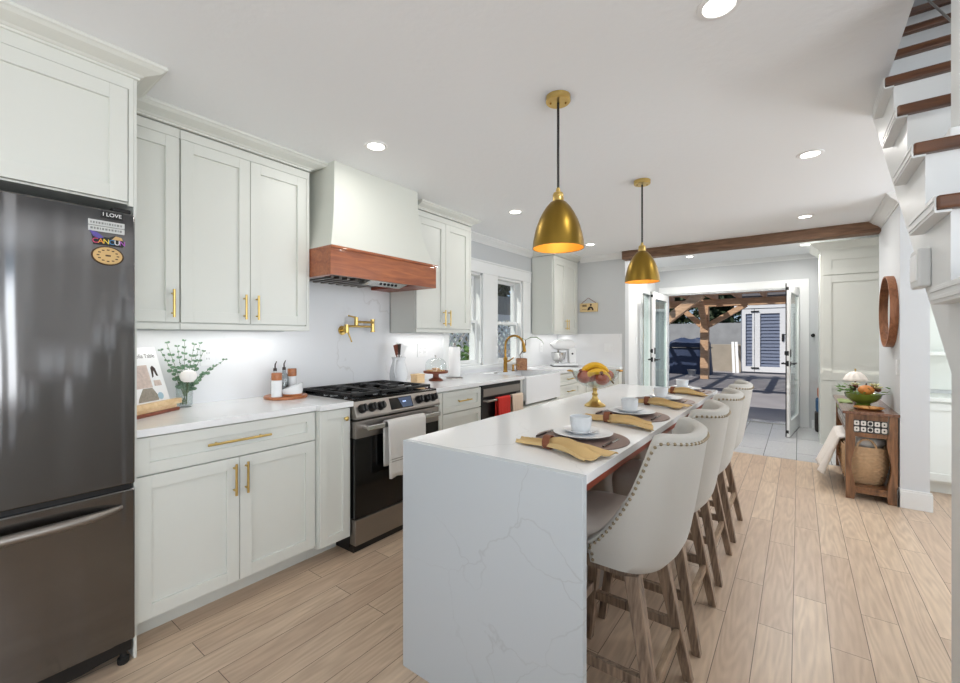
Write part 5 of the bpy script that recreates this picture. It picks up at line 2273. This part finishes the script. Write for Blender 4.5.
# ================================================================== console table and what stands on it
t = thing('console_table', 'narrow wooden console table with black and white tile inlay', 'table', (.47, 5.23, 0))
tx0, tx1, ty0, ty1, tz = .31, .634, 4.66, 5.84, .725
m = MB()
m.box(tx0 - .022, tx1, ty0 - .03, ty1 + .02, tz - .022, tz)
m.build('tabletop', 'wood_console_top', t, bevel=.003)
for x in (tx0, tx1 - .065):
    for y in (ty0, ty1 - .055):
        m = MB()
        rows = []
        for i in range(21):
            k = i / 20
            z = (tz - .022) * k
            w = .0 if k > .75 else .013 * math.sin(k / .75 * PI * 2.6 + .4)
            in_ = 1 if x == tx0 else -1
            x0_, x1_ = (x, x + .05 + w) if in_ > 0 else (x + .005 - w, x + .055)
            rows.append([(x0_, y, z), (x1_, y, z), (x1_, y + .055, z), (x0_, y + .055, z)])
        m.grid(rows, close_v=True)
        m.f += [(3, 2, 1, 0), tuple(len(m.v) - 4 + k for k in range(4))]
        m.mi += [0, 0]
        m.build('leg', 'wood_console', t, bevel=.002)
m = MB()
m.box(tx0 + .05, tx1 - .065, ty0 + .012, ty0 + .03, .515, .55)
m.build('rail', 'wood_console', t, bevel=.002)
m = MB()
m.box(tx0 + .05, tx1 - .065, ty0 + .015, ty0 + .03, .655, .703)
m.build('rail', 'wood_console', t)
m = MB()
m.box(tx0 + .012, tx0 + .03, ty0 + .055, ty1 - .055, .515, .55)
m.build('rail', 'wood_console', t, bevel=.002)


def tiles(axis, u0, u1, v0, v1, p, nu):
    m = MB()
    if axis == 'Y':
        m.box(u0, u1, p, p + .012, v0, v1)
    else:
        m.box(p, p + .012, u0, u1, v0, v1)
    o = m.build('tile_apron', 'tile_black', t)
    m = MB()
    du, dv_ = (u1 - u0) / nu, (v1 - v0) / 2

    def q(u, v, d):
        return (u, p - d, v) if axis == 'Y' else (p - d, u, v)
    for i in range(nu):
        for j in range(2):
            uc, vc = u0 + (i + .5) * du, v0 + (j + .5) * dv_
            n_ = 20
            P = [q(uc + .43 * du * math.cos(2 * PI * k / n_) * (1 - .12 * math.cos(8 * PI * k / n_)), vc + .43 * dv_ * math.sin(2 * PI * k / n_) * (1 - .12 * math.cos(8 * PI * k / n_)), .001) for k in range(n_)]
            Q = [q(uc + .13 * du * math.cos(2 * PI * k / n_), vc + .13 * dv_ * math.sin(2 * PI * k / n_), .001) for k in range(n_)]
            if (i % 5) == 2:
                Q = [q(uc + .3 * du * math.cos(2 * PI * k / n_), vc + .3 * dv_ * math.sin(2 * PI * k / n_), .001) for k in range(n_)]
            m.add(P + Q, [(k, (k + 1) % n_, n_ + (k + 1) % n_, n_ + k) for k in range(n_)])
    m.build('tile_pattern', 'tile_white', o)


tiles('Y', tx0 + .05, tx1 - .065, .553, .653, ty0 + .018, 5)
tiles('X', ty0 + .055, ty1 - .055, .553, .703, tx0 + .012, 18)
m = MB()
m.box(tx0 + .008, tx1 - .01, ty0 + .01, ty1 - .01, .085, .105)
m.build('lower_shelf', 'wood_console', t, bevel=.002)
m = MB()
m.box(tx0 + .05, tx1 - .065, ty0 + .005, ty0 + .03, .055, .085)
m.build('rail', 'wood_console', t)

# wicker basket with pillow, throw hanging out
bx, by, bz = .447, 5.0, .106
t = thing('wicker_basket', 'woven wicker basket on the lower shelf of the console table', 'basket', (bx, by, bz))
NB, NZ = 72, 40
rows = []
for i in range(NZ + 1):
    k = i / NZ
    r0 = .105 + .03 * k - .01 * math.sin(PI * k) * -1
    row = []
    for j in range(NB):
        a = 2 * PI * j / NB
        e = 2 / 3.2
        c, s_ = math.cos(a), math.sin(a)
        wv = .0065 * math.sin(j * PI / 2 + (i // 2) * PI) * (1 if 0 < i < NZ - 2 else 0)
        row.append((bx + math.copysign(abs(c) ** e, c) * (min(r0 * 1.15, .15) + wv), by + math.copysign(abs(s_) ** e, s_) * (r0 * 2.1 + wv), bz + .31 * k))
    rows.append(row)
m = MB()
m.grid(rows, close_v=True)
m.f += [tuple(range(NB))]
m.mi += [0]
m.build('body', 'wicker', t, smooth=True, solid=.006, ang=60)
m = MB()
m.tube([(bx + math.copysign(abs(math.cos(2 * PI * j / 48)) ** .62, math.cos(2 * PI * j / 48)) * .132, by + math.copysign(abs(math.sin(2 * PI * j / 48)) ** .62, math.sin(2 * PI * j / 48)) * .284, bz + .312) for j in range(49)], .008, 8)
m.build('rim', 'wicker', t, smooth=True)
for s_ in (-1, 1):
    m = MB()
    y = by + s_ * .272
    m.tube([(bx - .06, y, bz + .29), (bx - .055, y, bz + .34), (bx - .03, y, bz + .375), (bx, y, bz + .385), (bx + .03, y, bz + .375), (bx + .055, y, bz + .34), (bx + .06, y, bz + .29)], .008, 8)
    m.build('handle', 'wicker', t, smooth=True)
m = MB()
m.ball((bx + .02, by - .06, bz + .345), (.12, .19, .085), 24, 14)
o = m.build('pillow', 'white_towel', smooth=True)
base_at(o, (bx, by, bz + .22))
tag(o, 'white pillow stuffed in the wicker basket', 'pillow')
rows = []
for i in range(31):
    v = i / 30
    row = []
    for j in range(37):
        u = j / 36
        y = 4.9 + .6 * u + .12 * v * (u - .3)
        if v < .3:
            k = v / .3
            x = .44 - .125 * k
            z = .452 + .02 * math.sin(PI * k) + .006 * math.sin(u * 17)
        else:
            k = (v - .3) / .7
            x = .285 - .11 * k - .04 * k * abs(math.sin(u * 13)) - .008 * math.sin(u * 29)
            z = .448 - .33 * k + .03 * k * math.sin(u * 5)
        row.append((x, y, z))
    rows.append(row)
m = MB()
m.grid(rows)
o = m.build('throw_blanket', 'throw_cloth', smooth=True, solid=.012, ang=80)
base_at(o, (.3, 5.2, .05))
tag(o, 'cream throw blanket hanging out of the basket at the left of the table', 'blanket')

# centrepiece bowl
gx, gy, gz = .455, 5.07, tz
t = thing('ceramic_bowl', 'green ceramic bowl filled with pumpkin and flowers on the console table', 'bowl', (gx, gy, gz + .03))
m = MB()
m.lathe((gx, gy, gz), [(0, .0), (.05, 0), (.055, .012), (.045, .02), (.09, .045), (.12, .075), (.13, .11), (.124, .11), (.112, .078), (.085, .052), (0, .038)], 44)
m.build('body', 'ceramic_green', t, smooth=True, ang=70)
ROT = lambda a, r_, z: Vector((gx + r_ * math.cos(a), gy + r_ * math.sin(a), gz + z))
t = thing('pumpkin', 'small orange pumpkin in the green bowl', 'pumpkin', ROT(-1.3, .05, .1))
c = ROT(-1.3, .055, .145)
rows = []
for i in range(13):
    th = PI * i / 12
    rows.append([(c.x + math.sin(th) * .058 * (1 - .09 * abs(math.cos(4 * a * PI / 24))) * math.cos(2 * PI * a / 48), c.y + math.sin(th) * .058 * (1 - .09 * abs(math.cos(4 * a * PI / 24))) * math.sin(2 * PI * a / 48), c.z - math.cos(th) * .043) for a in range(48)])
m = MB()
m.grid(rows, close_v=True)
m.build('body', 'pumpkin', t, smooth=True)
m = MB()
m.tube([c + Vector((0, 0, .04)), c + Vector((.004, 0, .06))], [.007, .005], 8)
m.build('stem', 'stem_brown', t)


def blossom(lb, c, r_, mt, n_=9):
    t = thing('flower', lb, 'flower', c - Vector((0, 0, r_ * .8)), 'flowers in the green bowl')
    m = MB()
    m.ball(c, r_ * .5, 10, 7)
    m.build('centre', 'flower_dark' if mt != 'flower_dark' else 'leaf_dark', t, smooth=True)
    m = MB()
    for ring in (0, 1):
        for k in range(n_):
            a = 2 * PI * k / n_ + ring * .35
            d = Vector((math.cos(a), math.sin(a), .75 - ring * .6)).normalized()
            tg = Vector((-math.sin(a), math.cos(a), 0))
            P = [c + d * r_ * s_ + tg * r_ * w for s_, w in ((.3, -.12), (.7, -.26), (1.05, -.12), (1.1, .12), (.7, .26), (.3, .12))]
            m.add(P, [tuple(range(6))])
    m.build('petals', mt, t)


blossom('pale cream flower at the back right of the green bowl', ROT(.4, .085, .165), .05, 'flower_pale')
blossom('pale cream flower at the right front of the green bowl', ROT(-.35, .1, .15), .045, 'flower_pale')
blossom('dark red flower at the left of the green bowl', ROT(3.3, .07, .15), .045, 'flower_dark')
blossom('pale flower at the back left of the green bowl', ROT(2.2, .08, .165), .045, 'flower_pale')
rL = random.Random(5)
t = thing('foliage', 'loose green leaves spilling over the left rim of the green bowl', 'greenery', ROT(3.4, .12, .1))
m = MB()
for k in range(46):
    a = rL.uniform(1.8, 4.4) if k < 30 else rL.uniform(0, 6.28)
    c = ROT(a, rL.uniform(.1, .165), rL.uniform(.115, .17))
    d = Vector((math.cos(a) + rL.uniform(-.5, .5), math.sin(a) + rL.uniform(-.5, .5), rL.uniform(-.3, .6))).normalized()
    n_ = d.cross(Vector((rL.uniform(-1, 1), rL.uniform(-1, 1), 1))).normalized()
    L = rL.uniform(.035, .065)
    m.add([c, c + d * L * .4 + n_ * L * .25, c + d * L, c + d * L * .4 - n_ * L * .25], [(0, 1, 2, 3)])
o = m.build('leaves', 'leaf_green', t)
t['kind'] = 'stuff'
# small shaded lamp
lx, ly = .43, 5.4
t = thing('table_lamp', 'small lamp with white fluted shade behind the green bowl', 'lamp', (lx, ly, tz))
m = MB()
m.lathe((lx, ly, tz), [(0, 0), (.05, 0), (.05, .008), (.012, .016), (.008, .03), (.0075, .2), (0, .2)], 24)
m.build('base', 'flower_dark', t, smooth=True)
m = MB()
rows = []
for r_, z in ((.012, .28), (.035, .275), (.062, .25), (.082, .215), (.088, .195)):
    rows.append([(lx + r_ * (1 + .05 * math.cos(10 * 2 * PI * a / 80)) * math.cos(2 * PI * a / 80), ly + r_ * (1 + .05 * math.cos(10 * 2 * PI * a / 80)) * math.sin(2 * PI * a / 80), tz + z) for a in range(80)])
m.grid(rows, close_v=True)
m.build('shade', 'lamp_shade', t, smooth=True, solid=.002, ang=80)
m = MB()
m.cyl((lx, ly, tz + .2), (lx, ly, tz + .295), .005, n=10)
m.ball((lx, ly, tz + .3), .009, 10, 6)
m.build('finial', 'brass', t, smooth=True)
# amber dish
t = thing('serving_dish', 'amber glass dish in front of the green bowl', 'dish', (.47, 4.83, tz))
m = MB()
m.lathe((.47, 4.83, tz), [(0, 0), (.07, 0), (.1, .016), (.098, .02), (.068, .006), (0, .005)], 36)
m.build('body', 'amber', t, smooth=True)
rD = random.Random(9)
for k in range(6):
    a = k * 1.05
    m = MB()
    m.ball((.47 + .045 * math.cos(a), 4.83 + .045 * math.sin(a), tz + .016), (.022, .018, .01), 12, 7)
    o = m.build('cookie', 'cookie', smooth=True)
    base_at(o, (.47 + .045 * math.cos(a), 4.83 + .045 * math.sin(a), tz + .006))
    tag(o, 'small golden biscuit in the amber dish', 'cookie', 'biscuits in the amber dish')
# green cloth over the left table edge
rows = []
for i in range(13):
    u = i / 12
    rows.append([(.40 - .1 * v / 8, 5.18 + .3 * u, tz + .003 + .004 * math.sin(9 * u + v)) for v in range(9)] + [(.298, 5.18 + .3 * u, tz - .02 * (k + 1) + .01 * math.sin(7 * u)) for k in range(3)])
m = MB()
m.grid(rows)
o = m.build('green_napkin', 'green_cloth', smooth=True, solid=.004, ang=80)
base_at(o, (.35, 5.33, tz))
tag(o, 'pale green cloth lying over the left edge of the console table', 'cloth')

# round mirror
t = thing('round_mirror', 'round mirror in a deep wooden rim above the console table', 'mirror', (.635, 5.0, 1.55))


def disc(name, mt, prof, par):
    m = MB()
    m.lathe((0, 0, 0), prof, 72)
    m.v = [(.635 - z, 5.0 + x, 1.55 + y) for x, y, z in m.v]
    return m.build(name, mt, par, smooth=True)


disc('frame', 'wood_mirror', [(.302, 0), (.302, .052), (.29, .052), (.288, .022), (.288, 0)], t)
disc('glass', 'mirror_glass', [(0, .022), (.289, .022)], t)

# ================================================================== outside the doors
slab('ground', 'ground_dirt', [(-30, 30, -12, 45, -.3, -.12)])
slab('floor_patio', 'patio_stone', [(-7, 6, 8.1, 24, -.12, -.02)])
slab('wall_garden', 'stone_beige', [(-7, -1.82, 19.6, 20.2, -.1, 1.05)])
slab('wall_garden_upper', 'stone_gray', [(-8, -1.82, 20.9, 21.5, -.1, 1.95)])
t = thing('pergola', 'timber pergola with corner braces over the patio', 'pergola', (-2.5, 13.5, -.02))


def post(x, y):
    m = MB()
    m.box(x - .12, x + .12, y - .12, y + .12, -.02, 2.33)
    m.build('post', 'wood_pergola', t, bevel=.01)


PX, PY = -2.47, 15.6
post(PX, PY)
post(-3.3, 11.2)
post(2.6, PY)
for y in (PY, 11.2):
    m = MB()
    m.box(-6, 3.4, y - .1, y + .1, 2.33, 2.56)
    m.build('beam', 'wood_pergola', t, bevel=.008)
for a, b in (((PX + .1, PY, 1.72), (PX + 1.15, PY, 2.36)), ((PX - .1, PY, 1.72), (PX - .75, PY - .02, 2.36)), ((PX, PY - .1, 1.75), (PX, PY - .8, 2.45)), ((-3.2, 11.2, 1.28), (-1.84, 11.2, 2.36))):
    m = MB()
    m.bar(a, b, .2 if a[1] < 12 else .16, up=(0, 1, 0))
    m.build('brace', 'wood_pergola', t, bevel=.008)
for k in range(14):
    x = -5.6 + k * .68
    m = MB()
    m.box(x - .04, x + .04, 10.6, 16.2, 2.56, 2.74)
    m.build('rafter', 'wood_pergola', t)
for k in range(15):
    y = 10.7 + k * .38
    m = MB()
    m.box(-6, 3.4, y, y + .14, 2.74, 2.77)
    m.build('slat', 'wood_beam', t)
rx = [-1.55, -.85, -.15]
for i, x in enumerate(rx):
    pass

t = thing('shed', 'white and blue-gray shed with louvred double doors behind the pergola', 'shed', (-.2, 20, -.02))
m = MB()
m.box(-1.78, 1.9, 19.1, 21.2, -.02, 2.9)
m.build('wall', 'shed_gray', t)
m = MB()
m.prism([(18.8, 2.88), (21.5, 2.88), (20.15, 3.7)], -2.0, 2.1, 'X')
m.build('roof', 'shingle', t)
m = MB()
m.box(-2.0, 2.0, 19.0, 19.1, 2.42, 2.6)
m.build('fascia', 'shed_white', t, bevel=.01)


def shed_door(x0, x1, px0, px1):
    m = MB()
    z0, z1 = .04, 2.4
    y0_, y1_ = 19.02, 19.09
    m.box(x0, px0, y0_, y1_, z0, z1)
    m.box(px1, x1, y0_, y1_, z0, z1)
    m.box(px0, px1, y0_, y1_, z0, .24)
    m.box(px0, px1, y0_, y1_, 2.22, z1)
    d = m.build('door', 'shed_white', t, bevel=.005)
    m = MB()
    m.box(px0, px1, 19.07, 19.09, .24, 2.22)
    p = m.build('panel', 'shed_blue', d)
    for k in range(16):
        m = MB()
        z = .25 + k * .123
        m.prism([(19.07, z), (19.04, z), (19.07, z + .115)], px0, px1, 'X')
        m.build('louvre', 'shed_blue', p) if False else m.build('louvre', 'shed_blue', d)
    return d


d1 = shed_door(-1.74, -1.35, -1.62, -1.41)
d2 = shed_door(-1.335, -.35, -1.16, -.56)
shed_door(-.335, .65, -.16, .46)
for z in (.16, 2.28):
    m = MB()
    m.box(-1.45, -1.2, 18.995, 19.02, z, z + .05)
    m.build('strap_hinge', 'black', d2)
m = MB()
m.box(-.5, -.44, 18.99, 19.02, 1.2, 1.46)
m.tube([(-.47, 18.99, 1.42), (-.47, 18.93, 1.42), (-.36, 18.93, 1.44)], .018, 8)
m.build('latch', 'black', d2)

t = thing('covered_grill', 'bulky shape under a dark blue tarp left of the pergola post', 'tarp', (-3.35, 17.6, -.02))
rows = []
for i in range(21):
    k = i / 20
    z = -.02 + 1.3 * k
    f = 1.0 - .10 * k - (.5 * max(0, (k - .88) / .12) ** 1.5)
    rows.append([(-3.3 + math.copysign(abs(math.cos(2 * PI * j / 64)) ** .5, math.cos(2 * PI * j / 64)) * .75 * f * (1 + .03 * math.sin(j * 1.3) * (1 - k)), 17.6 + math.copysign(abs(math.sin(2 * PI * j / 64)) ** .5, math.sin(2 * PI * j / 64)) * .45 * f * (1 + .04 * math.sin(j * 1.9) * (1 - k)), z + .05 * k * math.sin(j * .35)) for j in range(64)])
m = MB()
m.grid(rows, close_v=True)
m.f += [tuple(range(64)), tuple(range(len(m.v) - 64, len(m.v)))]
m.mi += [0, 0]
m.build('cover', 'tarp', t, smooth=True)
m = MB()
m.tube([(-3.3 + .735 * math.cos(2 * PI * j / 48) if False else -3.3 + math.copysign(abs(math.cos(2 * PI * j / 48)) ** .5, math.cos(2 * PI * j / 48)) * .73, 17.6 + math.copysign(abs(math.sin(2 * PI * j / 48)) ** .5, math.sin(2 * PI * j / 48)) * .44, .95) for j in range(49)], .02, 8)
m.build('strap', 'black', t, smooth=True)
for i, (x, lb) in enumerate(((-1.98, 'white plank leaning against the garden wall, left of two'), (-1.86, 'white plank leaning against the garden wall, nearest the shed'))):
    m = MB()
    m.bar((x, 18.75 + i * .05, -.02), (x - .12, 19.5, 1.15), .09, .09, .04, .04)
    o = m.build('plank', 'shed_white')
    base_at(o, (x, 18.8, -.02))
    tag(o, lb, 'plank', 'planks by the shed')
t = thing('planter_pot', 'small gray pot on the patio in front of the tarp', 'pot', (-3.0, 16.4, -.02))
m = MB()
m.lathe((-3.0, 16.4, -.02), [(0, 0), (.1, 0), (.14, .2), (.15, .22), (.13, .22), (.1, .05), (0, .05)], 24)
m.build('body', 'stone_gray', t, smooth=True)

# trees and shrubs
TM = {}


def leaf_cloud(c, rad, n, L, seed, mat, shell=.55):
    r = random.Random(seed)
    m = MB()
    for _ in range(n):
        d = Vector((r.gauss(0, 1), r.gauss(0, 1), r.gauss(0, 1))).normalized()
        k = shell + (1 - shell) * r.random()
        p = Vector(c) + Vector((d.x * rad[0], d.y * rad[1], d.z * rad[2])) * k
        a = Vector((r.gauss(0, 1), r.gauss(0, 1), r.gauss(0, .6))).normalized()
        b = a.cross(Vector((r.gauss(0, 1), r.gauss(0, 1), r.gauss(0, 1)))).normalized()
        s_ = L * r.uniform(.6, 1.3)
        m.add([p, p + a * s_ * .5 + b * s_ * .28, p + a * s_, p + a * s_ * .5 - b * s_ * .28], [(0, 1, 2, 3)])
    return m


def tree(lb, x, y, h, rad, n, L, seed, mat, z0=-.12, cat='tree', name='tree'):
    t = thing(name, lb, cat, (x, y, z0))
    m = MB()
    r = random.Random(seed)
    m.tube([(x, y, z0), (x + .05, y, z0 + h * .3), (x - .05, y + .05, z0 + h * .6)], [.14 * h / 5, .1 * h / 5, .05 * h / 5], 10)
    for k in range(5):
        a = r.uniform(0, 6.28)
        m.tube([(x, y, z0 + h * .35), (x + math.cos(a) * rad[0] * .35, y + math.sin(a) * rad[1] * .35, z0 + h * .6), (x + math.cos(a) * rad[0] * .7, y + math.sin(a) * rad[1] * .7, z0 + h * .75)], [.05 * h / 5, .03 * h / 5, .012 * h / 5], 7)
    m.build('trunk', 'bark', t, smooth=True)
    leaf_cloud((x, y, z0 + h * .62), rad, n, L, seed, mat, .25).build('foliage', mat, t)
    return t


for lb, x, y, h, rad, n, mat, sd in (('dark tree far left beyond the garden wall', -8.0, 23.6, 5.2, (1.7, 1.2, 2.4), 2600, 'leaf_dark', 1),
                                     ('dark tree behind the tarp beyond the garden wall', -5.6, 25.2, 5.0, (1.25, .9, 2.4), 2600, 'leaf_dark', 2),
                                     ('dark tree directly behind the pergola post', -3.1, 23.4, 5.0, (1.2, .9, 2.3), 2600, 'leaf_dark', 3),
                                     ('tree left of the shed roof beyond the garden wall', -.7, 25.2, 6.0, (1.4, 1.2, 2.6), 2600, 'leaf_mid', 4),
                                     ('tall tree overhanging the left of the patio', -7.9, 15.5, 6.8, (1.6, 2.2, 1.9), 1500, 'leaf_mid', 5)):
    tree(lb, x, y, h, rad, n, .3, sd, mat)
# outside the kitchen windows
t = thing('garden_fence', 'garden fence of gray boards over white lattice seen through the kitchen windows', 'fence', (-4.7, 7, -.12))
fx_ = -4.7
for k in range(52):
    y = 4.2 + k * .13
    m = MB()
    m.box(fx_ - .012, fx_ + .012, y, y + .124, 1.78, 2.14)
    m.build('board', 'wood_fence', t)
m = MB()
m.box(fx_ - .03, fx_ + .03, 4.2, 10.9, 1.66, 1.78)
m.build('rail', 'shed_white', t)
m = MB()
m.box(fx_ - .03, fx_ + .03, 4.2, 10.9, .9, .98)
m.build('rail', 'shed_white', t)
m = MB()
for k in range(-8, 46):
    y = 4.2 + k * .16
    for sg in (1, -1):
        ya, yb = (y, y + .66) if sg > 0 else (y + .66, y)
        a, b = Vector((fx_ + .008 * sg, ya, .98)), Vector((fx_ + .008 * sg, yb, 1.66))
        if min(ya, yb) >= 4.2 and max(ya, yb) <= 10.9:
            m.bar(a, b, .006, .006, .045, .045, up=(0, 1, 0))
m.build('lattice', 'shed_white', t)
for k in range(5):
    y = 4.25 + k * 1.65
    m = MB()
    m.box(fx_ - .12, fx_ - .031, y - .05, y + .05, -.12, 2.16)
    m.build('post', 'wood_fence', t)
m = MB()
m.box(fx_ - .025, fx_ + .025, 4.2, 10.9, -.12, .9)
m.build('lower_panel', 'wood_fence', t)
for lb, x, y, h, rad, n, mat, sd in (('green shrub outside the left kitchen window', -3.75, 4.85, 1.5, (.4, .5, .55), 900, 'leaf_green', 21), ('low shrub outside the right kitchen window', -4.2, 6.3, 1.1, (.35, .5, .4), 500, 'leaf_mid', 22)):
    tree(lb, x, y, h, rad, n, .09, sd, mat, cat='shrub', name='shrub')
for lb, x, y, sd in (('dark tree beyond the fence outside the kitchen windows, nearer', -6.6, 7.0, 31), ('dark tree beyond the fence outside the kitchen windows, farther', -8.2, 11.2, 32)):
    tree(lb, x, y, 5.5, (1.6, 1.9, 2.2), 2200, .26, sd, 'leaf_dark')
